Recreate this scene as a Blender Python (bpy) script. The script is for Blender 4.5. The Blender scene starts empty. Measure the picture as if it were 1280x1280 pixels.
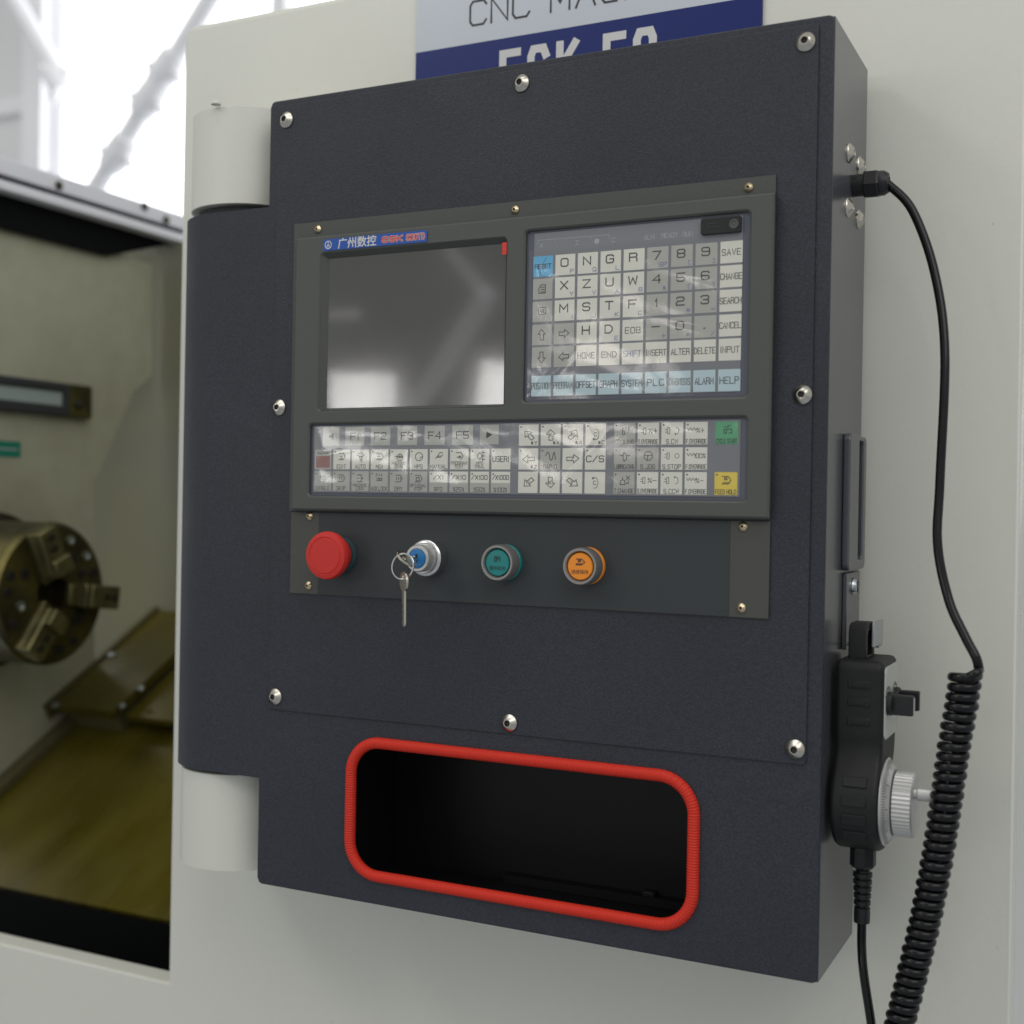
import bpy, bmesh, math, random
from mathutils import Vector, Matrix
random.seed(7)
SC = bpy.context.scene
COL = SC.collection
R = math.radians

# ------------------------------------------------------------------ camera
# world: x right along the cabinet face, y into the machine, z up; cabinet face = plane y 0, metres
CAM = Vector((0.7007982, -0.9178130, 0.3374793))
CX = Vector((0.8965857, 0.4425108, 0.0178383))
CY = Vector((0.0163117, 0.0072554, -0.9998406))     # image down
CZ = Vector((-0.4425697, 0.8967338, -0.0007130))    # into the picture
FPX = 1581.383
cd = bpy.data.cameras.new('camera'); cam = bpy.data.objects.new('camera', cd); COL.objects.link(cam)
cam.matrix_world = Matrix(((CX.x, -CY.x, -CZ.x, CAM.x), (CX.y, -CY.y, -CZ.y, CAM.y), (CX.z, -CY.z, -CZ.z, CAM.z), (0, 0, 0, 1)))
cd.sensor_width = 36; cd.lens = 36 * FPX / 1280; cd.clip_start = 0.02; cd.clip_end = 100
cd.dof.use_dof = True; cd.dof.focus_distance = 1.02; cd.dof.aperture_fstop = 4.6
SC.camera = cam

# ------------------------------------------------------------------ light
W = bpy.data.worlds.new('World'); SC.world = W; W.use_nodes = True
bg = W.node_tree.nodes['Background']; bg.inputs[0].default_value = (0.985, 1.0, 0.98, 1); bg.inputs[1].default_value = 0.49
def area(name, loc, target, sx, sy, power, col=(1, 1, 1)):
    l = bpy.data.lights.new(name, 'AREA'); l.shape = 'RECTANGLE'; l.size = sx; l.size_y = sy; l.energy = power; l.color = col
    o = bpy.data.objects.new(name, l); COL.objects.link(o); o.location = loc
    o.rotation_euler = (Vector(target) - Vector(loc)).to_track_quat('-Z', 'Y').to_euler()
    return o
area('overhead_light', (-1.75, -2.1, 2.55), (0.2, 0, 0.3), 0.9, 0.7, 12.5, (1.0, 0.985, 0.95))
area('right_fill', (1.9, -1.6, 2.2), (0.4, 0, 0.5), 2.4, 1.6, 23, (1.0, 0.99, 0.965))  # added soft fill from the right for the wall and cabinet side
area('hall_fill', (-4.6, 2.6, 5.2), (-5.6, 6, 2.6), 2.0, 1.0, 40, (1, 1, 1))  # added fill that brightens the hall wall, column and braces
area('overhead_light', (0.1, -0.75, 3.1), (0.1, -0.6, 0), 2.2, 1.0, 13, (1.0, 0.99, 0.97))  # added overhead fill so upward-facing bevels catch light
SC.view_settings.view_transform = 'Standard'; SC.view_settings.look = 'None'
SC.view_settings.exposure = 0; SC.view_settings.gamma = 1; SC.view_settings.use_curve_mapping = False
SC.cycles.use_denoising = True; SC.cycles.max_bounces = 8; SC.cycles.transparent_max_bounces = 12

# ------------------------------------------------------------------ pixel of the photograph -> point
def ray(u, v): return CX * ((u - 640) / FPX) + CY * ((v - 640) / FPX) + CZ
def PX(u, v, x=None, y=None, z=None):
    d = ray(u, v)
    if y is not None: t = (y - CAM.y) / d.y
    elif x is not None: t = (x - CAM.x) / d.x
    else: t = (z - CAM.z) / d.z
    return CAM + d * t
def PD(u, v, depth): return CAM + ray(u, v) * depth
def slide(x, z, y0, y1):                      # the same picture point on another plane y
    t = (y1 - CAM.y) / (y0 - CAM.y)
    return CAM.x + (x - CAM.x) * t, CAM.z + (z - CAM.z) * t
# lamps the screen and films mirror: hall windows opposite, then weak added strips
def mirror_lamp(corners, dist, radiance, col):
    pts = []
    for u, v in corners:
        q = PX(u, v, y=-0.005); d = (q - CAM).normalized(); d.y = -d.y
        pts.append(q + d * dist)
    c = sum(pts, Vector()) / 4; ex = ((pts[1] - pts[0]) + (pts[2] - pts[3])) / 2; ey = ((pts[0] - pts[3]) + (pts[1] - pts[2])) / 2
    w, h = ex.length, ey.length
    if h > 1.5 * w: Y = ey.normalized(); w = (ex - Y * ex.dot(Y)).length; X = (ex - Y * ex.dot(Y)).normalized()
    else: X = ex.normalized(); Y = (ey - X * ey.dot(X)).normalized()
    Z = X.cross(Y)
    if Z.dot(Vector((0.25, 0, c.z)) - c) > 0: X = -X; Z = -Z
    o = area('reflection_lamp', c, (0, 0, 0), w, h, radiance * math.pi * w * h, col)
    o.matrix_world = Matrix(((X.x, Y.x, Z.x, c.x), (X.y, Y.y, Z.y, c.y), (X.z, Y.z, Z.z, c.z), (0, 0, 0, 1)))
mirror_lamp([(414, 466), (494, 468), (494, 556), (412, 556)], 6.0, 6.4, (1, 0.98, 0.95))
mirror_lamp([(604, 466), (650, 440), (640, 550), (584, 556)], 6.0, 6.8, (1, 0.98, 0.95))
mirror_lamp([(712, 432), (822, 418), (815, 545), (700, 548)], 6.0, 7.0, (1, 0.93, 0.87))
mirror_lamp([(600, 360), (630, 360), (528, 520), (496, 520)], 7.0, 0.70,
            (0.95, 0.97, 1))  # added thin strip lamp, mirrored as the diagonal streak
mirror_lamp([(545, 305), (566, 305), (622, 372), (600, 372)], 7.0, 0.66, (0.95, 0.97, 1))  # second added strip, mirrored as a faint streak
mirror_lamp([(408, 388), (450, 386), (450, 398), (408, 400)], 7.0, 0.95, (1, 0.96, 0.9))  # weak small patch mirrored at the screen's left edge

# ------------------------------------------------------------------ materials
MATS = {}
def mat(name, base, rough=0.5, metal=0.0, noise=None, bump=None, coat=0.0, spec=0.5, rnoise=None, stretch=None):
    """noise=(scale, amount, colour2)  bump=(scale, strength, distance)"""
    m = bpy.data.materials.new(name); m.use_nodes = True; nt = m.node_tree; p = nt.nodes['Principled BSDF']
    p.inputs['Base Color'].default_value = (*base, 1); p.inputs['Roughness'].default_value = rough
    p.inputs['Metallic'].default_value = metal; p.inputs['Specular IOR Level'].default_value = spec
    p.inputs['Coat Weight'].default_value = coat
    tc = nt.nodes.new('ShaderNodeTexCoord'); src_v = tc.outputs['Object']
    if stretch:                                # (tilt about x, scale): drawn-out streaks
        mp = nt.nodes.new('ShaderNodeMapping'); mp.vector_type = 'TEXTURE'; mp.inputs['Rotation'].default_value = (stretch[0], 0, 0)
        mp.inputs['Scale'].default_value = stretch[1]; nt.links.new(src_v, mp.inputs['Vector']); src_v = mp.outputs[0]
    if noise:
        for i, (sc, amt, c2, *rg) in enumerate([noise] if not isinstance(noise, list) else noise):
            n = nt.nodes.new('ShaderNodeTexNoise'); n.inputs['Scale'].default_value = sc; n.inputs['Detail'].default_value = 4
            nt.links.new(src_v, n.inputs['Vector'])
            cr = nt.nodes.new('ShaderNodeMapRange'); cr.inputs[1].default_value, cr.inputs[2].default_value = rg[0] if rg else (0.38, 0.68)
            cr.inputs[3].default_value = 0; cr.inputs[4].default_value = amt
            nt.links.new(n.outputs['Fac'], cr.inputs[0])
            mx = nt.nodes.new('ShaderNodeMix'); mx.data_type = 'RGBA'
            nt.links.new(cr.outputs[0], mx.inputs[0])
            src = p.inputs['Base Color'].links[0].from_socket if p.inputs['Base Color'].links else None
            if src: nt.links.new(src, mx.inputs[6])
            else: mx.inputs[6].default_value = (*base, 1)
            mx.inputs[7].default_value = (*c2, 1)
            nt.links.new(mx.outputs[2], p.inputs['Base Color'])
    if rnoise:
        n = nt.nodes.new('ShaderNodeTexNoise'); n.inputs['Scale'].default_value = rnoise[0]; n.inputs['Detail'].default_value = 5
        nt.links.new(src_v, n.inputs['Vector'])
        cr = nt.nodes.new('ShaderNodeMapRange'); cr.inputs[1].default_value = 0.3; cr.inputs[2].default_value = 0.7
        cr.inputs[3].default_value = rnoise[1]; cr.inputs[4].default_value = rnoise[2]
        nt.links.new(n.outputs['Fac'], cr.inputs[0]); nt.links.new(cr.outputs[0], p.inputs['Roughness'])
    if bump:
        n = nt.nodes.new('ShaderNodeTexNoise'); n.inputs['Scale'].default_value = bump[0]; n.inputs['Detail'].default_value = 2
        nt.links.new(tc.outputs['Object'], n.inputs['Vector'])
        b = nt.nodes.new('ShaderNodeBump'); b.inputs['Strength'].default_value = bump[1]; b.inputs['Distance'].default_value = bump[2]
        nt.links.new(n.outputs['Fac'], b.inputs['Height']); nt.links.new(b.outputs[0], p.inputs['Normal'])
    MATS[name] = m
    return m
mat('cream_paint', (0.70, 0.70, 0.635), 0.42, noise=[(5, 0.25, (0.66, 0.66, 0.60)), (160, 0.05, (0.5, 0.5, 0.45)), (1.7, 0.22, (0.60, 0.585, 0.50)), (150, 0.45, (0.22, 0.2, 0.16), (0.745, 0.79))], bump=(420, 0.12, 0.0006), rnoise=(9, 0.27, 0.42))
mat('powder_coat', (0.0185, 0.0214, 0.0305), 0.5, noise=[(900, 0.75, (0.044, 0.0495, 0.065)), (5, 0.4, (0.0150, 0.0173, 0.0250))], bump=(800, 0.6, 0.0006), spec=0.4, rnoise=(7, 0.42, 0.6))
mat('powder_side_lit', (0.060, 0.062, 0.072), 0.24, noise=[(900, 0.5, (0.083, 0.086, 0.098))], bump=(750, 0.10, 0.0004), spec=0.8)  # lighter copy of the cabinet coat; the side's grey sheen put into its base
mat('tray_shade', (0.007, 0.0075, 0.009), 0.5, spec=0.3)  # dimness of the unlit tray put into a near-black base
mat('panel_grey', (0.078, 0.083, 0.075), 0.55, noise=(700, 0.35, (0.092, 0.097, 0.087)), bump=(900, 0.25, 0.0004), spec=0.4)
mat('panel_flange', (0.068, 0.072, 0.066), 0.5, noise=(500, 0.3, (0.082, 0.086, 0.079)), bump=(900, 0.2, 0.0003), spec=0.4)
mat('plate_dark', (0.037, 0.043, 0.046), 0.6, spec=0.35, noise=(600, 0.3, (0.046, 0.052, 0.055)), bump=(900, 0.15, 0.0003))
mat('plate_olive', (0.070, 0.072, 0.063), 0.55, spec=0.35, noise=(600, 0.3, (0.080, 0.082, 0.072)), bump=(900, 0.2, 0.0003))
mat('recess_black', (0.028, 0.03, 0.034), 0.5)
mat('overlay_navy', (0.085, 0.095, 0.125), 0.45)
mat('overlay_grey', (0.19, 0.20, 0.22), 0.45)
mat('key_white', (0.76, 0.75, 0.67), 0.5, noise=(40, 0.2, (0.68, 0.67, 0.60)))
mat('key_grey', (0.45, 0.445, 0.41), 0.5, noise=(40, 0.2, (0.40, 0.40, 0.37)))
mat('key_cyan', (0.12, 0.45, 0.72), 0.5); mat('key_pale_blue', (0.50, 0.64, 0.69), 0.5)
mat('key_green', (0.10, 0.38, 0.19), 0.5); mat('key_yellow', (0.78, 0.60, 0.09), 0.5)
mat('led_red', (0.30, 0.13, 0.12), 0.4)
mat('ink_black', (0.035, 0.035, 0.038), 0.6); mat('ink_grey', (0.06, 0.06, 0.062), 0.6); mat('ink_violet', (0.17, 0.19, 0.38), 0.6)
mat('ink_white', (0.6, 0.6, 0.6), 0.6); mat('ink_pale', (0.34, 0.35, 0.37), 0.6)
mat('sign_blue', (0.013, 0.025, 0.145), 0.3, spec=0.3); mat('sign_silver', (0.56, 0.60, 0.66), 0.3, noise=(3, 0.4, (0.47, 0.50, 0.56)))
mat('badge_blue', (0.012, 0.075, 0.36), 0.3); mat('badge_red', (0.62, 0.03, 0.02), 0.4)
mat('screen_glass', (0.034, 0.033, 0.029), 0.08, rnoise=(14, 0.06, 0.11), spec=0.95, coat=0.8)
mat('screw_steel', (0.56, 0.53, 0.47), 0.2, 1.0, rnoise=(260, 0.12, 0.3)); mat('screw_brass', (0.66, 0.55, 0.36), 0.28, 1.0)
def brushed(name):
    nt = MATS[name].node_tree; p = nt.nodes['Principled BSDF']; t = nt.nodes.new('ShaderNodeTangent'); t.direction_type = 'RADIAL'; t.axis = 'Y'
    p.inputs['Anisotropic'].default_value = 0.9; nt.links.new(t.outputs[0], p.inputs['Tangent'])
    for l in list(p.inputs['Roughness'].links): nt.links.remove(l)
    p.inputs['Roughness'].default_value = 0.2
brushed('screw_steel')
mat('zinc', (0.50, 0.54, 0.56), 0.28, 1.0)
mat('dark_hole', (0.012, 0.011, 0.01), 0.6)
mat('red_plastic', (0.58, 0.034, 0.027), 0.45, spec=0.3, noise=(60, 0.25, (0.52, 0.03, 0.025)), bump=(500, 0.1, 0.0003))
mat('trim_red', (0.62, 0.035, 0.018), 0.5, spec=0.22, noise=(35, 0.3, (0.62, 0.034, 0.02)), bump=(300, 0.12, 0.0004))
mat('black_plastic', (0.012, 0.0125, 0.014), 0.42, spec=0.4, bump=(600, 0.12, 0.0003)); mat('collar_teal', (0.03, 0.055, 0.062), 0.35)
mat('satin_alu', (0.66, 0.66, 0.66), 0.28, 1.0, bump=(500, 0.12, 0.0002)); mat('white_alu', (0.56, 0.555, 0.54), 0.4, 0.6)
mat('chrome', (0.66, 0.66, 0.65), 0.12, 1.0); mat('key_blue', (0.01, 0.16, 0.42), 0.35); mat('key_nickel', (0.58, 0.55, 0.46), 0.25, 1.0)
mat('green_lens', (0.0, 0.20, 0.19), 0.3); mat('orange_lens', (0.86, 0.27, 0.012), 0.35)
mat('rubber', (0.012, 0.013, 0.013), 0.5, spec=0.28, noise=(90, 0.4, (0.017, 0.018, 0.018)), bump=(700, 0.2, 0.0003))
mat('cable_black', (0.005, 0.005, 0.006), 0.18, spec=0.32, bump=(120, 0.1, 0.0005))
mat('face_silver', (0.52, 0.53, 0.51), 0.38, 0.4)
mat('inner_paint', (0.42, 0.42, 0.32), 0.5, noise=[(4, 0.6, (0.27, 0.26, 0.17)), (30, 0.15, (0.22, 0.2, 0.1))])
mat('inner_shade', (0.16, 0.16, 0.115), 0.5, noise=(4, 0.6, (0.19, 0.18, 0.085)))  # darker copy of the inner paint, carrying the rear wall's shade
mat('oily_plate', (0.105, 0.085, 0.007), 0.36, 0.25, spec=0.45, noise=[(2.2, 0.8, (0.040, 0.033, 0.004)), (5, 0.22, (0.17, 0.145, 0.03))], rnoise=(5, 0.16, 0.42), stretch=(R(29), (0.42, 1, 1)))  # oil tones; stretched lighter noise paints the golden reflected streaks
mat('oily_edge', (0.12, 0.105, 0.05), 0.4, 0.3)
mat('trough_black_shade', (0.0025, 0.003, 0.0035), 0.7, spec=0.1); mat('rail_silver', (0.84, 0.84, 0.90), 0.4, 0.0)  # black gutter colour, taken darker still to carry the interior's shade
mat('chuck_steel', (0.06, 0.054, 0.028), 0.34, 0.8, noise=[(14, 0.75, (0.22, 0.185, 0.045)), (60, 0.3, (0.07, 0.065, 0.04))], rnoise=(20, 0.24, 0.5))
mat('chuck_dark', (0.055, 0.052, 0.035), 0.4, 0.6); mat('jaw_steel', (0.20, 0.18, 0.08), 0.32, 0.75, noise=(25, 0.7, (0.07, 0.062, 0.03)))
mat('lamp_frame', (0.05, 0.052, 0.05), 0.45); mat('lamp_glass', (0.32, 0.38, 0.37), 0.2); mat('label_green', (0.0, 0.19, 0.12), 0.5)
mat('hall_grey', (0.80, 0.80, 0.80), 0.8, noise=(0.9, 0.4, (0.74, 0.74, 0.75))); mat('hall_steel', (0.88, 0.88, 0.90), 0.5)
mat('floor_paint', (0.45, 0.48, 0.53), 0.4, noise=(2, 0.5, (0.38, 0.41, 0.46)))
def emit(name, col, s):
    m = bpy.data.materials.new(name); m.use_nodes = True; nt = m.node_tree; nt.nodes.clear()
    e = nt.nodes.new('ShaderNodeEmission'); e.inputs[0].default_value = (*col, 1); e.inputs[1].default_value = s
    o = nt.nodes.new('ShaderNodeOutputMaterial'); nt.links.new(e.outputs[0], o.inputs[0]); MATS[name] = m
emit('window_sky', (0.97, 0.98, 1.0), 2.6)
def film_mat(name, tint, rough, scale, strength, ior=1.5):
    m = bpy.data.materials.new(name); m.use_nodes = True; nt = m.node_tree; nt.nodes.clear()
    t = nt.nodes.new('ShaderNodeBsdfTransparent'); t.inputs[0].default_value = (*tint, 1)
    g = nt.nodes.new('ShaderNodeBsdfGlossy'); g.inputs['Roughness'].default_value = rough
    f = nt.nodes.new('ShaderNodeFresnel'); f.inputs[0].default_value = ior
    tc = nt.nodes.new('ShaderNodeTexCoord'); n = nt.nodes.new('ShaderNodeTexNoise'); n.inputs['Scale'].default_value = scale
    n.inputs['Detail'].default_value = 3; n.inputs['Distortion'].default_value = 0.8
    nt.links.new(tc.outputs['Object'], n.inputs['Vector'])
    b = nt.nodes.new('ShaderNodeBump'); b.inputs['Strength'].default_value = strength; b.inputs['Distance'].default_value = 0.002
    nt.links.new(n.outputs['Fac'], b.inputs['Height'])
    nt.links.new(b.outputs[0], g.inputs['Normal']); nt.links.new(b.outputs[0], f.inputs['Normal'])
    mx = nt.nodes.new('ShaderNodeMixShader'); o = nt.nodes.new('ShaderNodeOutputMaterial')
    nt.links.new(f.outputs[0], mx.inputs[0]); nt.links.new(t.outputs[0], mx.inputs[1]); nt.links.new(g.outputs[0], mx.inputs[2])
    nt.links.new(mx.outputs[0], o.inputs[0]); MATS[name] = m
film_mat('clear_film', (0.95, 0.95, 0.95), 0.10, 30, 0.14, 1.52)
film_mat('clear_lens', (0.93, 0.93, 0.93), 0.05, 5, 0.0, 1.8)

# ------------------------------------------------------------------ mesh helpers
class MB:
    def __init__(s): s.v = []; s.f = []; s.m = []
    def add(s, vf, mi=0):
        k = len(s.v); s.v += [tuple(p) for p in vf[0]]
        for f in vf[1]: s.f.append(tuple(i + k for i in f)); s.m.append(mi)
        return s
def box(x0, x1, y0, y1, z0, z1):
    v = [(x, y, z) for z in (z0, z1) for y in (y0, y1) for x in (x0, x1)]
    return v, [(0, 2, 3, 1), (4, 5, 7, 6), (0, 1, 5, 4), (2, 6, 7, 3), (0, 4, 6, 2), (1, 3, 7, 5)]
def bbox(x0, x1, y0, y1, z0, z1, b, seg=2):
    bm = bmesh.new(); v, f = box(x0, x1, y0, y1, z0, z1)
    vs = [bm.verts.new(p) for p in v]
    for q in f: bm.faces.new([vs[i] for i in q])
    bmesh.ops.bevel(bm, geom=bm.edges[:], offset=b, segments=seg, affect='EDGES', profile=0.5)
    bm.verts.index_update()
    r = [tuple(p.co) for p in bm.verts], [tuple(p.index for p in q.verts) for q in bm.faces]
    bm.free(); return r
def frame(axis):
    a = Vector(axis).normalized(); t = Vector((0, 0, 1)) if abs(a.z) < 0.9 else Vector((1, 0, 0))
    u = t.cross(a).normalized(); return a, u, a.cross(u)
def lathe(prof, o, axis, n=24, ph=0.0):
    a, u, w = frame(axis); o = Vector(o); vs = []; fs = []; rings = []
    for r, h in prof:
        if r < 1e-7: rings.append([len(vs)]); vs.append(o + a * h)
        else:
            rings.append(list(range(len(vs), len(vs) + n)))
            for i in range(n):
                t = ph + 2 * math.pi * i / n; vs.append(o + a * h + (u * math.cos(t) + w * math.sin(t)) * r)
    for A, B in zip(rings, rings[1:]):
        for i in range(n):
            j = (i + 1) % n
            if len(A) == 1 and len(B) == 1: continue
            if len(A) == 1: fs.append((A[0], B[i], B[j]))
            elif len(B) == 1: fs.append((A[i], B[0], A[j]))
            else: fs.append((A[i], B[i], B[j], A[j]))
    return vs, fs
def tube(pts, r, n=10, closed=False):
    pts = [Vector(p) for p in pts]; N = len(pts); vs = []; fs = []
    def tan(i):
        if closed: return (pts[(i + 1) % N] - pts[i - 1]).normalized()
        return (pts[min(i + 1, N - 1)] - pts[max(i - 1, 0)]).normalized()
    t0 = tan(0); _, u, w = frame(t0)
    for i in range(N):
        t = tan(i); u = (u - t * u.dot(t)).normalized(); w = t.cross(u)
        rr = r[i] if isinstance(r, (list, tuple)) else r
        for k in range(n):
            a = 2 * math.pi * k / n; vs.append(pts[i] + (u * math.cos(a) + w * math.sin(a)) * rr)
    for i in range(N if closed else N - 1):
        for k in range(n):
            a = i * n + k; b = i * n + (k + 1) % n; c = ((i + 1) % N) * n + (k + 1) % n; d = ((i + 1) % N) * n + k
            fs.append((a, b, c, d))
    if not closed: fs += [tuple(range(n - 1, -1, -1)), tuple(range((N - 1) * n, N * n))]
    return vs, fs
def spline(pts, n=12):
    P = [Vector(p) for p in pts]; P = [P[0] * 2 - P[1]] + P + [P[-1] * 2 - P[-2]]; out = []
    for i in range(1, len(P) - 2):
        for k in range(n):
            t = k / n; a, b, c, d = P[i - 1], P[i], P[i + 1], P[i + 2]
            out.append(0.5 * ((2 * b) + (c - a) * t + (2 * a - 5 * b + 4 * c - d) * t * t + (3 * b - a - 3 * c + d) * t ** 3))
    out.append(P[-2]); return out
def rr(x0, x1, z0, z1, r, n=5):
    out = []
    for cx, cz, a in ((x1 - r, z1 - r, 0), (x0 + r, z1 - r, 90), (x0 + r, z0 + r, 180), (x1 - r, z0 + r, 270)):
        for k in range(n + 1):
            t = R(a + 90 * k / n); out.append((cx + r * math.cos(t), cz + r * math.sin(t)))
    return out
def curve_mesh(c):
    o = bpy.data.objects.new('tmp', c); COL.objects.link(o)
    dg = bpy.context.evaluated_depsgraph_get(); e = o.evaluated_get(dg); m = e.to_mesh()
    v = [tuple(p.co) for p in m.vertices]; f = [tuple(p.vertices) for p in m.polygons]
    e.to_mesh_clear(); bpy.data.objects.remove(o); bpy.data.curves.remove(c)
    return v, f
def plate(loops, a0, a1, bevel=0.0, axis='y', seg=2):
    """flat sheet with holes: loops of 2-D points, from depth a0 (front) to a1 along axis"""
    c = bpy.data.curves.new('tmp', 'CURVE'); c.dimensions = '2D'; c.fill_mode = 'BOTH'
    for L in loops:
        s = c.splines.new('POLY'); s.points.add(len(L) - 1); s.use_cyclic_u = True
        for p, (x, z) in zip(s.points, L): p.co = (x, z, 0, 1)
    th = abs(a1 - a0); c.extrude = th / 2 - bevel; c.bevel_depth = bevel; c.bevel_resolution = seg; c.offset = -bevel
    v, f = curve_mesh(c); mid = (a0 + a1) / 2
    if axis == 'y': v = [(x, mid - h, z) for x, z, h in v]
    else: v = [(mid + h, x, z) for x, z, h in v]        # loops are (y, z)
    bm = bmesh.new(); vs = [bm.verts.new(p) for p in v]
    for q in f:
        try: bm.faces.new([vs[i] for i in q])
        except ValueError: pass
    bmesh.ops.remove_doubles(bm, verts=bm.verts[:], dist=1e-6); bm.verts.index_update()
    r = [tuple(p.co) for p in bm.verts], [tuple(p.index for p in q.verts) for q in bm.faces]
    bm.free(); return r
def glyphs(s, x, z, h, y, align='c'):
    c = bpy.data.curves.new('tmp', 'FONT'); c.body = s; c.size = h; c.resolution_u = 1
    v, f = curve_mesh(c); xs = [p[0] for p in v]; zs = [p[1] for p in v]
    cx = (min(xs) + max(xs)) / 2 if align == 'c' else min(xs); cz = (min(zs) + max(zs)) / 2
    return [(p[0] - cx + x, y, p[1] - cz + z) for p in v], f
# squarish stroke lettering
G = {'A': '00 36 60/12 52', 'B': '00 06 56 65 64 53 03/53 62 61 50 00', 'C': '65 56 16 05 01 10 50 61', 'D': '00 06 46 64 62 40 00',
     'E': '60 00 06 66/03 53', 'F': '00 06 66/03 53', 'G': '65 56 16 05 01 10 50 61 63 33', 'H': '00 06/60 66/03 63', 'I': '30 36',
     'J': '66 61 50 10 01', 'K': '00 06/66 13 60', 'L': '06 00 60', 'M': '00 06 32 66 60', 'N': '00 06 60 66', 'O': '10 50 61 65 56 16 05 01 10',
     'P': '00 06 56 65 64 53 03', 'Q': '10 50 61 65 56 16 05 01 10/42 60', 'R': '00 06 56 65 64 53 03/53 62 60', 'S': '65 56 16 05 04 13 53 62 61 50 10 01',
     'T': '06 66/30 36', 'U': '06 01 10 50 61 66', 'V': '06 30 66', 'W': '06 10 35 50 66', 'X': '00 66/06 60', 'Y': '06 33 66/33 30', 'Z': '06 66 00 60',
     '0': '10 50 61 65 56 16 05 01 10', '1': '14 36 30', '2': '05 16 56 65 64 53 13 02 00 60', '3': '05 16 56 65 64 53 23/53 62 61 50 10 01',
     '4': '50 56 02 62', '5': '66 06 03 53 62 61 50 10 01', '6': '65 56 16 05 01 10 50 61 62 53 03', '7': '06 66 20',
     '8': '13 04 05 16 56 65 64 53 13 02 01 10 50 61 62 53', '9': '01 10 50 61 65 56 16 05 04 13 63', '%': '00 66/05 16 25 14 05/41 52 61 50 41',
     '/': '00 66', '-': '03 63', '+': '03 63/30 36', '.': '20 40', ',': '31 20', '_': '00 60', '=': '02 62/04 64', '*': '12 54/14 52/31 35',
     '#': '10 26/40 56/02 62/04 64', '[': '50 20 26 56', ']': '10 40 46 16', '@': '44 24 22 42 45 15 11 51', ' ': ''}
def ribbon(mb, pts, w, y, mi):
    P = [Vector((p[0], p[1])) for p in pts]; P = [p for i, p in enumerate(P) if i == 0 or (p - P[i - 1]).length > 1e-7]
    if len(P) < 2: return
    closed = (P[0] - P[-1]).length < 1e-9 and len(P) > 3
    if closed: P = P[:-1]
    N = len(P); L = []; Q = []
    for i in range(N):
        a = P[i] - P[i - 1] if (i or closed) else None
        b = P[(i + 1) % N] - P[i] if (i < N - 1 or closed) else None
        a = a.normalized() if a and a.length > 1e-12 else None; b = b.normalized() if b and b.length > 1e-12 else None
        t = (a + b) if a and b else (a or b)
        if t.length < 1e-6: t = b
        t = t.normalized(); n = Vector((-t.y, t.x)); ref = b or a
        c = max(0.5, abs(n.dot(Vector((-ref.y, ref.x)))))
        p = P[i].copy()
        if a is None: p -= b * w * 0.5
        if b is None: p += a * w * 0.5
        L.append(p + n * w / 2 / c); Q.append(p - n * w / 2 / c)
    v = [(p.x, y, p.y) for p in L] + [(p.x, y, p.y) for p in Q]
    mb.add((v, [(i, (i + 1) % N, N + (i + 1) % N, N + i) for i in range(N if closed else N - 1)]), mi)
_lift = [0]
def strokes(mb, spec, x, z, w, h, wt, y, mi, g=6.0, rot=0.0):
    """draw a grid spec in the box of lower-left corner x, z"""
    for s in spec.split('/'):
        pts = []
        for t in s.split():
            a, b = int(t[0]) / g - 0.5, int(t[1]) / g - 0.5
            ca, sa = math.cos(rot), math.sin(rot)
            pts.append((x + w / 2 + (a * ca - b * sa) * w, z + h / 2 + (a * sa + b * ca) * h))
        if len(pts) > 1:
            _lift[0] = (_lift[0] + 1) % 6
            ribbon(mb, pts, wt, y - _lift[0] * 0.000012, mi)
def text(mb, s, x, z, h, y, mi, wf=0.85, wt=0.16, gap=0.34, align='c', fit=None):
    def adv(c, k): return h * (0.34 if c in '1I' else 0.28 if c in '.,' else 0.4 if c == ' ' else 1.12 if c in 'MW' else 1.0) * k
    tot = sum(adv(c, wf) for c in s) + gap * h * wf * (len(s) - 1); k = wf
    if fit and tot > fit: k = wf * fit / tot; tot = fit
    x0 = x - tot / 2 if align == 'c' else x - tot if align == 'r' else x
    for c in s:
        a = adv(c, k)
        if c == 'I': strokes(mb, '00 06', x0 + a / 2, z - h / 2, 0.0001, h, h * wt, y, mi)
        elif c == '1': strokes(mb, G[c], x0, z - h / 2, a * 1.5, h, h * wt, y, mi)
        else: strokes(mb, G[c], x0, z - h / 2, a, h, h * wt, y, mi)
        x0 += a + gap * h * k
def quad(x0, x1, z0, z1, y): return [(x0, y, z0), (x1, y, z0), (x1, y, z1), (x0, y, z1)], [(0, 1, 2, 3)]
def mesh_of(name, mb, mats, smooth=True):
    me = bpy.data.meshes.new(name); me.from_pydata(mb.v, [], mb.f)
    for m in ([mats] if isinstance(mats, str) else mats): me.materials.append(MATS[m])
    me.polygons.foreach_set('material_index', mb.m)
    bm = bmesh.new(); bm.from_mesh(me); bmesh.ops.recalc_face_normals(bm, faces=bm.faces[:]); bm.to_mesh(me); bm.free()
    if smooth: me.shade_smooth(); me.set_sharp_from_angle(angle=R(38))
    me.update(); return me
def link(name, me, parent=None, loc=None):
    o = bpy.data.objects.new(name, me); COL.objects.link(o)
    if loc is not None: o.location = loc
    if parent is not None:
        o.parent = parent; p = parent; T = Vector()
        while p is not None: T += Vector(p.location); p = p.parent
        o.location = Vector(o.location) - T
    return o
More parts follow.
